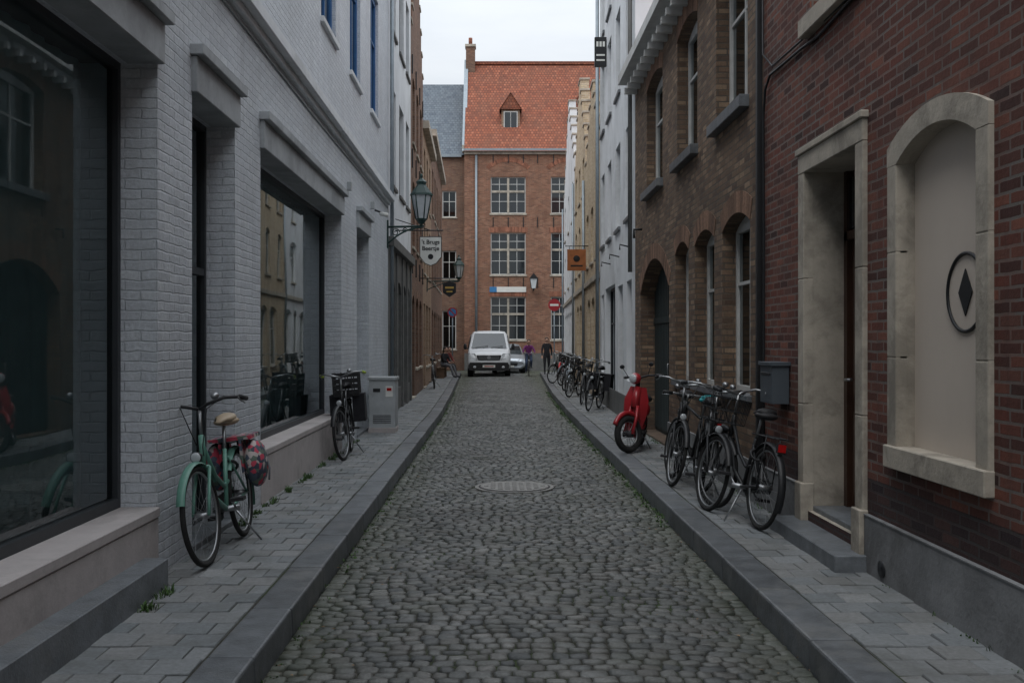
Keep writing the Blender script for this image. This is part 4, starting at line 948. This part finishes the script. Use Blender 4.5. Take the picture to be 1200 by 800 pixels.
secs=[(0.0,.35,.7,.82,.78,.82,.7),(.06,.28,.85,1.0,.86,.9,.8),(.35,.25,1.0,1.12,.9,.94,.84),(.75,.25,1.1,1.22,.9,.95,.86),(1.5,.25,1.15,1.92,.9,.95,.76),(1.9,.25,1.15,2.0,.9,.95,.78),(4.6,.25,1.15,2.0,.9,.95,.78),(4.85,.3,1.1,1.9,.86,.9,.74)]
e,T=vehicle('white_van',-.28,46.6,secs,'whitep',scale=1.08)
m=MB(T)
m.add([(-.78,.735,1.235),(.78,.735,1.235),(.66,1.44,1.89),(-.66,1.44,1.89)],[(0,1,2,3)],'carglass')
for s in (-1,1):
    m.add([(s*.955,1.0,1.2),(s*.955,1.9,1.2),(s*.83,1.9,1.82),(s*.84,1.55,1.82)],[(0,1,2,3)],'carglass')
    m.add([(s*.957,2.0,1.2),(s*.957,4.4,1.2),(s*.83,4.4,1.82),(s*.83,2.0,1.82)],[(0,1,2,3)],'carglass')
m.obj('windows',e)
m=MB(T)
m.prism([(-.46,.72),(.46,.72),(.54,.93),(-.54,.93)],-.035,.05,'blackp')
for i in range(3): m.prism([(-.45,.755+i*.055),(.45,.755+i*.055),(.46,.775+i*.055),(-.46,.775+i*.055)],-.05,-.036,'steel')
m.disc((0,-.035,.83),(0,-.065,.83),.085,'steel',20)
m.prism([(-.86,.28),(.86,.28),(.88,.5),(.82,.62),(-.82,.62),(-.88,.5)],-.06,.3,'blackp')
m.prism([(-.84,.56),(.84,.56),(.84,.7),(-.84,.7)],-.045,.2,'whitep')
m.box(-.27,.27,-.085,-.062,.40,.51,'signwhite'); m.box(-.2,.2,-.088,-.085,.435,.475,'redlight')
for s in (-1,1):
    m.add([(s*.52,-.02,.74),(s*.84,.03,.74),(s*.9,.16,1.0),(s*.62,.04,.98)],[(0,1,2,3)] if s<0 else [(3,2,1,0)],'lampglass')
    m.add([(s*.51,-.01,.72),(s*.86,.04,.72),(s*.92,.17,1.02),(s*.6,.05,1.0)],[(0,1,2,3)],'blackp')
    m.ell((s*.62,-.065,.42),.07,.02,.05,'lampglass')
    m.tube([(s*.92,1.0,1.2),(s*1.02,.95,1.24)],.03,'blackp'); m.ell((s*1.06,.95,1.3),.075,.06,.14,'blackp')
m.tube([(-.6,.7,1.26),(-.05,.78,1.33)],.012,'blackp'); m.tube([(.1,.7,1.26),(.6,.78,1.33)],.012,'blackp')
m.obj('front_trim',e)
def wheels(T,e,yf,yr,w,r):
    m=MB(T)
    for yy in (yf,yr):
        for s in (-1,1):
            m.tube([(s*(w-.2),yy,r),(s*w,yy,r)],r,'tyre',24); m.disc((s*w,yy,r),(s*(w+.01),yy,r),r*.62,'steel',20)
            m.disc((s*(w-.24),yy,r+.02),(s*(w-.005),yy,r+.02),r+.06,'black',24)
    m.obj('wheels',e)
wheels(T,e,.85,4.0,.94,.33)
secs=[(0.0,.3,.5,.6,.7,.74,.6),(.08,.22,.62,.74,.78,.82,.7),(.9,.2,.8,.92,.8,.85,.74),(1.6,.2,.85,1.38,.8,.85,.62),(2.0,.2,.85,1.46,.8,.85,.6),(3.3,.2,.85,1.42,.8,.85,.6),(3.9,.25,.85,1.0,.78,.82,.66)]
e,T=vehicle('silver_car',.72,51.4,secs,'silverp',scale=1.04)
m=MB(T); m.add([(-.68,.93,.95),(.68,.93,.95),(.55,1.56,1.36),(-.55,1.56,1.36)],[(0,1,2,3)],'carglass')
m.prism([(-.4,.38),(.4,.38),(.45,.52),(-.45,.52)],-.03,.03,'blackp'); m.box(-.26,.26,-.04,-.03,.3,.4,'signwhite')
for s in (-1,1):
    m.add([(s*.45,-.01,.56),(s*.76,.06,.56),(s*.79,.2,.72),(s*.5,.03,.7)],[(0,1,2,3)],'lampglass'); m.ell((s*.93,1.15,.98),.07,.05,.07,'silverp')
    m.add([(s*.858,1.3,.9),(s*.858,3.4,.9),(s*.66,3.2,1.33),(s*.66,1.85,1.33)],[(0,1,2,3)],'carglass')
m.obj('windows_and_lights',e); wheels(T,e,.75,3.2,.83,.3)
# ------------------------------------------------------------------ people
def person(nm,J,cols,T,hair='hair',face=Vector((0,-1,0)),parent=None):
    E=[('pelvis','waist','top'),('waist','chest','top'),('chest','neck','top'),('neck','head0','skin'),('head0','head1','skin')]
    for s in 'lr':
        E+=[('chest','sho'+s,'top'),('sho'+s,'elb'+s,'top'),('elb'+s,'wri'+s,'top'),('wri'+s,'pal'+s,'skin'),('pelvis','hip'+s,'legs'),('hip'+s,'kne'+s,'legs'),('kne'+s,'ank'+s,'legs'),('ank'+s,'toe'+s,'shoes')]
    names=list(J.keys()); idx={n:i for i,n in enumerate(names)}
    me=bpy.data.meshes.new(nm+'_sk'); me.from_pydata([J[n][0] for n in names],[(idx[a],idx[b]) for a,b,_ in E],[])
    o=bpy.data.objects.new(nm+'_sk',me); scene.collection.objects.link(o)
    sk=o.modifiers.new('s','SKIN'); o.modifiers.new('d','SUBSURF').levels=2
    for n,i in idx.items():
        r=J[n][1]; d=me.skin_vertices[0].data[i]; d.radius=(r,r) if not isinstance(r,tuple) else r; d.use_root=(n=='pelvis')
    dg=bpy.context.evaluated_depsgraph_get(); ev=o.evaluated_get(dg); m2=bpy.data.meshes.new_from_object(ev)
    bpy.data.objects.remove(o)
    b=MB(T); seg=[(Vector(J[a][0]),Vector(J[c][0]),l) for a,c,l in E]
    groups={}
    for p in m2.polygons:
        c=p.center; best=None
        for a,q,l in seg:
            ab=q-a; t=max(0,min(1,(c-a).dot(ab)/max(ab.length_squared,1e-6))); d=(c-(a+ab*t)).length
            if best is None or d<best[0]: best=(d,l)
        groups.setdefault(best[1],[]).append(tuple(p.vertices))
    vs=[v.co.copy() for v in m2.vertices]
    o0=len(b.v); b.v+=[tuple(T@v) for v in vs]
    for l,fs in groups.items():
        i=b.mi(cols[l])
        for f in fs: b.f.append([o0+a for a in f]); b.m.append(i); b.sm.append(True)
    h=(Vector(J['head0'][0])+Vector(J['head1'][0]))/2; f=face.normalized(); s=f.cross(Vector((0,0,1))).normalized(); up=Vector((0,0,1))
    b.ell(tuple(h+up*.01),.083,.095,.115,'skin')
    b.ell(tuple(h+up*.045-f*.02),.092,.1,.1,hair); b.ell(tuple(h-f*.06-up*.04),.075,.06,.11,hair)
    b.tube([h+f*.09+up*.02,h+f*.115-up*.02],[.008,.014],'skin',6)
    for q in (-1,1):
        b.ell(tuple(h+f*.088+s*q*.033+up*.018),.012,.012,.008,'hair'); b.ell(tuple(h+s*q*.088),.016,.02,.03,'skin')
    b.tube([h+f*.088-s*.022-up*.055,h+f*.094-up*.057,h+f*.088+s*.022-up*.055],.006,'cl_red',5)
    for q in 'lr':
        w=Vector(J['wri'+q][0]);p=Vector(J['pal'+q][0]); d=(p-w).normalized(); sd=d.cross(Vector((.3,.9,.1))).normalized(); nn=d.cross(sd)
        for i,ln in enumerate((.07,.08,.075,.06)):
            a=p+sd*(i-1.5)*.02; b.tube([a-d*.01,a+d*ln*.55,a+d*ln*.9+nn*.02],[.010,.009,.006],'skin',6)
        a=w+(p-w)*.4-sd*.03; b.tube([a,a-sd*.03+d*.03,a-sd*.03+d*.06],[.011,.01,.007],'skin',6)
    b.obj(nm,parent)
def stand_J(step=.12,arm=.05):
    J={'pelvis':((0,0,.93),.125),'waist':((0,0,1.08),.115),'chest':((0,0,1.28),.135),'neck':((0,0,1.44),.055),'head0':((0,0,1.53),.065),'head1':((0,0,1.64),.07)}
    for q,s in (('l',1),('r',-1)):
        J['sho'+q]=((s*.17,0,1.37),.062);J['elb'+q]=((s*.23,s*arm,1.1),.045);J['wri'+q]=((s*.22,s*arm*1.5-.06,.87),.03);J['pal'+q]=((s*.22,s*arm*1.6-.08,.80),.032)
        J['hip'+q]=((s*.09,0,.86),.1);J['kne'+q]=((s*.1,s*step*.5-.02,.48),.062);J['ank'+q]=((s*.1,s*step+.02,.08),.042);J['toe'+q]=((s*.11,s*step-.13,.04),.035)
    return J
person('walking_person',stand_J(.16,.08),dict(top='cl_black',legs='cl_black',skin='skin',shoes='black'),Matrix.Translation((2.42,46.5,PH)))
def sit_J(sh=.46,lean=0,leg=.5,arms='lap'):
    J={'pelvis':((0,0,sh+.09),.13),'waist':((0,-.0-lean*.3,sh+.24),.12),'chest':((0,-lean*.7,sh+.43),.135),'neck':((0,-lean,sh+.58),.055),'head0':((0,-lean-.02,sh+.67),.065),'head1':((0,-lean-.02,sh+.78),.07)}
    for q,s in (('l',1),('r',-1)):
        J['sho'+q]=((s*.17,-lean*.85,sh+.52),.062);J['elb'+q]=((s*.22,-lean-.08,sh+.27),.045);J['wri'+q]=((s*.12,-lean*.6-.3,sh+.2),.03);J['pal'+q]=((s*.09,-lean*.6-.37,sh+.19),.032)
        J['hip'+q]=((s*.1,-.05,sh+.08),.1);J['kne'+q]=((s*.12,-.45,sh+.06),.065);J['ank'+q]=((s*.12,-.45-leg*.3,.08),.042);J['toe'+q]=((s*.13,-.6-leg*.3,.04),.035)
    return J
Rz=lambda a:Matrix.Rotation(a*D2,4,'Z')
bn=MB(); 
for i in range(3): bn.box(-2.44+i*.12,-2.34+i*.12,41.2,43.6,.54,.57,'wood')
for yy in (41.3,42.4,43.45): bn.box(-2.43,-2.11,yy,yy+.06,.1,.54,'wood')
bn.obj('street_bench',bevel=.005)
person('sitting_person',sit_J(lean=.12,leg=.6),dict(top='cl_black',legs='cl_grey',skin='skin',shoes='black'),Matrix.Translation((-2.2,42.0,PH))@Rz(60))
person('sitting_person',sit_J(lean=.2,leg=.3),dict(top='cl_red',legs='cl_black',skin='skin',shoes='black'),Matrix.Translation((-2.18,43.2,PH))@Rz(55))
B2(47.6,1.62,48.68,1.66,z=0.005,col='black',lean=0,nm='bicycle',stand=False,basket=True)
J={'pelvis':((0,.12,1.0),.125),'waist':((0,.06,1.14),.115),'chest':((0,-.02,1.32),.13),'neck':((0,-.06,1.47),.055),'head0':((0,-.08,1.56),.065),'head1':((0,-.08,1.67),.07)}
for q,s in (('l',1),('r',-1)):
    J['sho'+q]=((s*.17,-.03,1.4),.06);J['elb'+q]=((s*.27,-.14,1.2),.043);J['wri'+q]=((s*.29,-.27,1.09),.03);J['pal'+q]=((s*.29,-.33,1.07),.032)
    J['hip'+q]=((s*.09,.1,.93),.1);J['kne'+q]=((s*.12,-.22,.72 if s>0 else .6),.062);J['ank'+q]=((s*.12,-.05,.42 if s>0 else .2),.042);J['toe'+q]=((s*.13,-.18,.38 if s>0 else .14),.035)
person('cyclist',J,dict(top='cl_purple',legs='cl_jeans',skin='skin',shoes='black'),Matrix.Translation((1.64,48.3,0)))
# ------------------------------------------------------------------ weeds
w=MB()
def tuft(x,y,z,n,h):
    for i in range(n):
        a=R(0,6.28); l=R(.4,1)*h; dx,dy=math.cos(a),math.sin(a); ox,oy=x+R(-.03,.03),y+R(-.03,.03); wd=R(.002,.006)
        px,py=-dy*wd,dx*wd; b_=R(.3,.9)*l
        w.add([(ox-px,oy-py,z),(ox+px,oy+py,z),(ox+dx*b_*.5+px,oy+dy*b_*.5+py,z+l*.7),(ox+dx*b_*.5-px,oy+dy*b_*.5-py,z+l*.7),(ox+dx*b_,oy+dy*b_,z+l)],[(0,1,2,3),(3,2,4)],'leaf')
for y_ in (5.9,5.95,8.5,9.1,9.4,10.2,11.0,11.3,12.2,13.0,13.4,14.5,15.2): 
    for q in range(5): tuft(-2.15+R(0,.06)+(.13 if y_<6.3 else 0),y_+R(-.25,.25),PH-.01,16,R(.03,.07))
for i in range(520):
    yy=R(9,33); tuft(interp(KR,yy)-R(0,.10),yy,-.03,7,R(.015,.045))
for i in range(260):
    yy=R(3,33); tuft(interp(KL,yy)+R(0,.07),yy,-.03,6,R(.012,.032))
for i in range(60): yy=R(4.6,17); tuft(2.46+R(-.03,.02),yy,PH-.01,8,R(.02,.05))
for i in range(90):
    yy=R(8.5,20); tuft(-1.15-KW-R(.2,.75),yy,PH-.012,5,R(.008,.02))
w.obj('weeds')
lf=MB(); M['litter']=plain('dry_leaves',(.2,.13,.07),.8,var=.3,ns=30,island=.5,bump=0)
for i in range(240):
    yy=R(3.2,16); xx=interp(KL,yy)+abs(random.gauss(0,.35)) if i%2 else interp(KR,yy)-abs(random.gauss(0,.35)); a=R(0,6.28); s=R(.006,.016); z=camber(xx,yy)+.008
    lf.add([(xx+s*math.cos(a),yy+s*math.sin(a),z),(xx-s*.6*math.sin(a),yy+s*.6*math.cos(a),z+.004),(xx-s*math.cos(a),yy-s*math.sin(a),z),(xx+s*.6*math.sin(a),yy-s*.6*math.cos(a),z+.003)],[(0,1,2,3)],'litter')
lf.obj('fallen_leaves')
# ------------------------------------------------------------------ world, sun, camera
wd=bpy.data.worlds.new('World'); scene.world=wd; wd.use_nodes=True; N=wd.node_tree.nodes; L=wd.node_tree.links
bg=N['Background']; sky=N.new('ShaderNodeTexSky'); sky.sky_type='NISHITA'; sky.sun_disc=False; sky.sun_elevation=math.radians(55); sky.sun_rotation=math.radians(205)
L.new(sky.outputs[0],bg.inputs[0]); bg.inputs[1].default_value=.1
b2=N.new('ShaderNodeBackground'); tc=N.new('ShaderNodeTexCoord')
mp=N.new('ShaderNodeMapping'); mp.inputs['Scale'].default_value=(1,1,3); L.new(tc.outputs['Generated'],mp.inputs[0])
cl=ramp(N,L,noise(N,L,mp.outputs[0],2.6,6,.55,.3),[(.35,(.80,.86,.93)),(.65,(1.0,1.04,1.08))]); L.new(cl,b2.inputs[0])
# overcast sky: brighter towards the zenith (CIE overcast distribution)
sp=N.new('ShaderNodeSeparateXYZ'); L.new(tc.outputs['Generated'],sp.inputs[0])
mr=N.new('ShaderNodeMapRange'); L.new(sp.outputs[2],mr.inputs[0]); mr.inputs[1].default_value=0; mr.inputs[2].default_value=1; mr.inputs[3].default_value=.46; mr.inputs[4].default_value=2.45
L.new(mr.outputs[0],b2.inputs[1])
mx=N.new('ShaderNodeMixShader'); mx.inputs[0].default_value=.9; L.new(bg.outputs[0],mx.inputs[1]); L.new(b2.outputs[0],mx.inputs[2]); L.new(mx.outputs[0],N['World Output'].inputs[0])
sd=bpy.data.lights.new('sun','SUN'); sd.energy=.9; sd.angle=math.radians(35); sd.color=(1,.98,.95); so=bpy.data.objects.new('sun',sd); scene.collection.objects.link(so)
az=math.radians(205); el=math.radians(55)
dirv=Vector((math.sin(az)*math.cos(el),math.cos(az)*math.cos(el),math.sin(el))); so.rotation_euler=dirv.to_track_quat('Z','Y').to_euler(); so.location=(-5,-5,30)
cd=bpy.data.cameras.new('camera'); cd.lens=35; cd.sensor_width=36; cd.shift_x=20/1200; cd.clip_end=2000; cd.clip_start=.05
co=bpy.data.objects.new('camera',cd); scene.collection.objects.link(co); co.location=(0,0,1.65); co.rotation_euler=(math.radians(90),0,0); scene.camera=co
scene.view_settings.view_transform='Standard'; scene.view_settings.look='None'; scene.view_settings.exposure=0
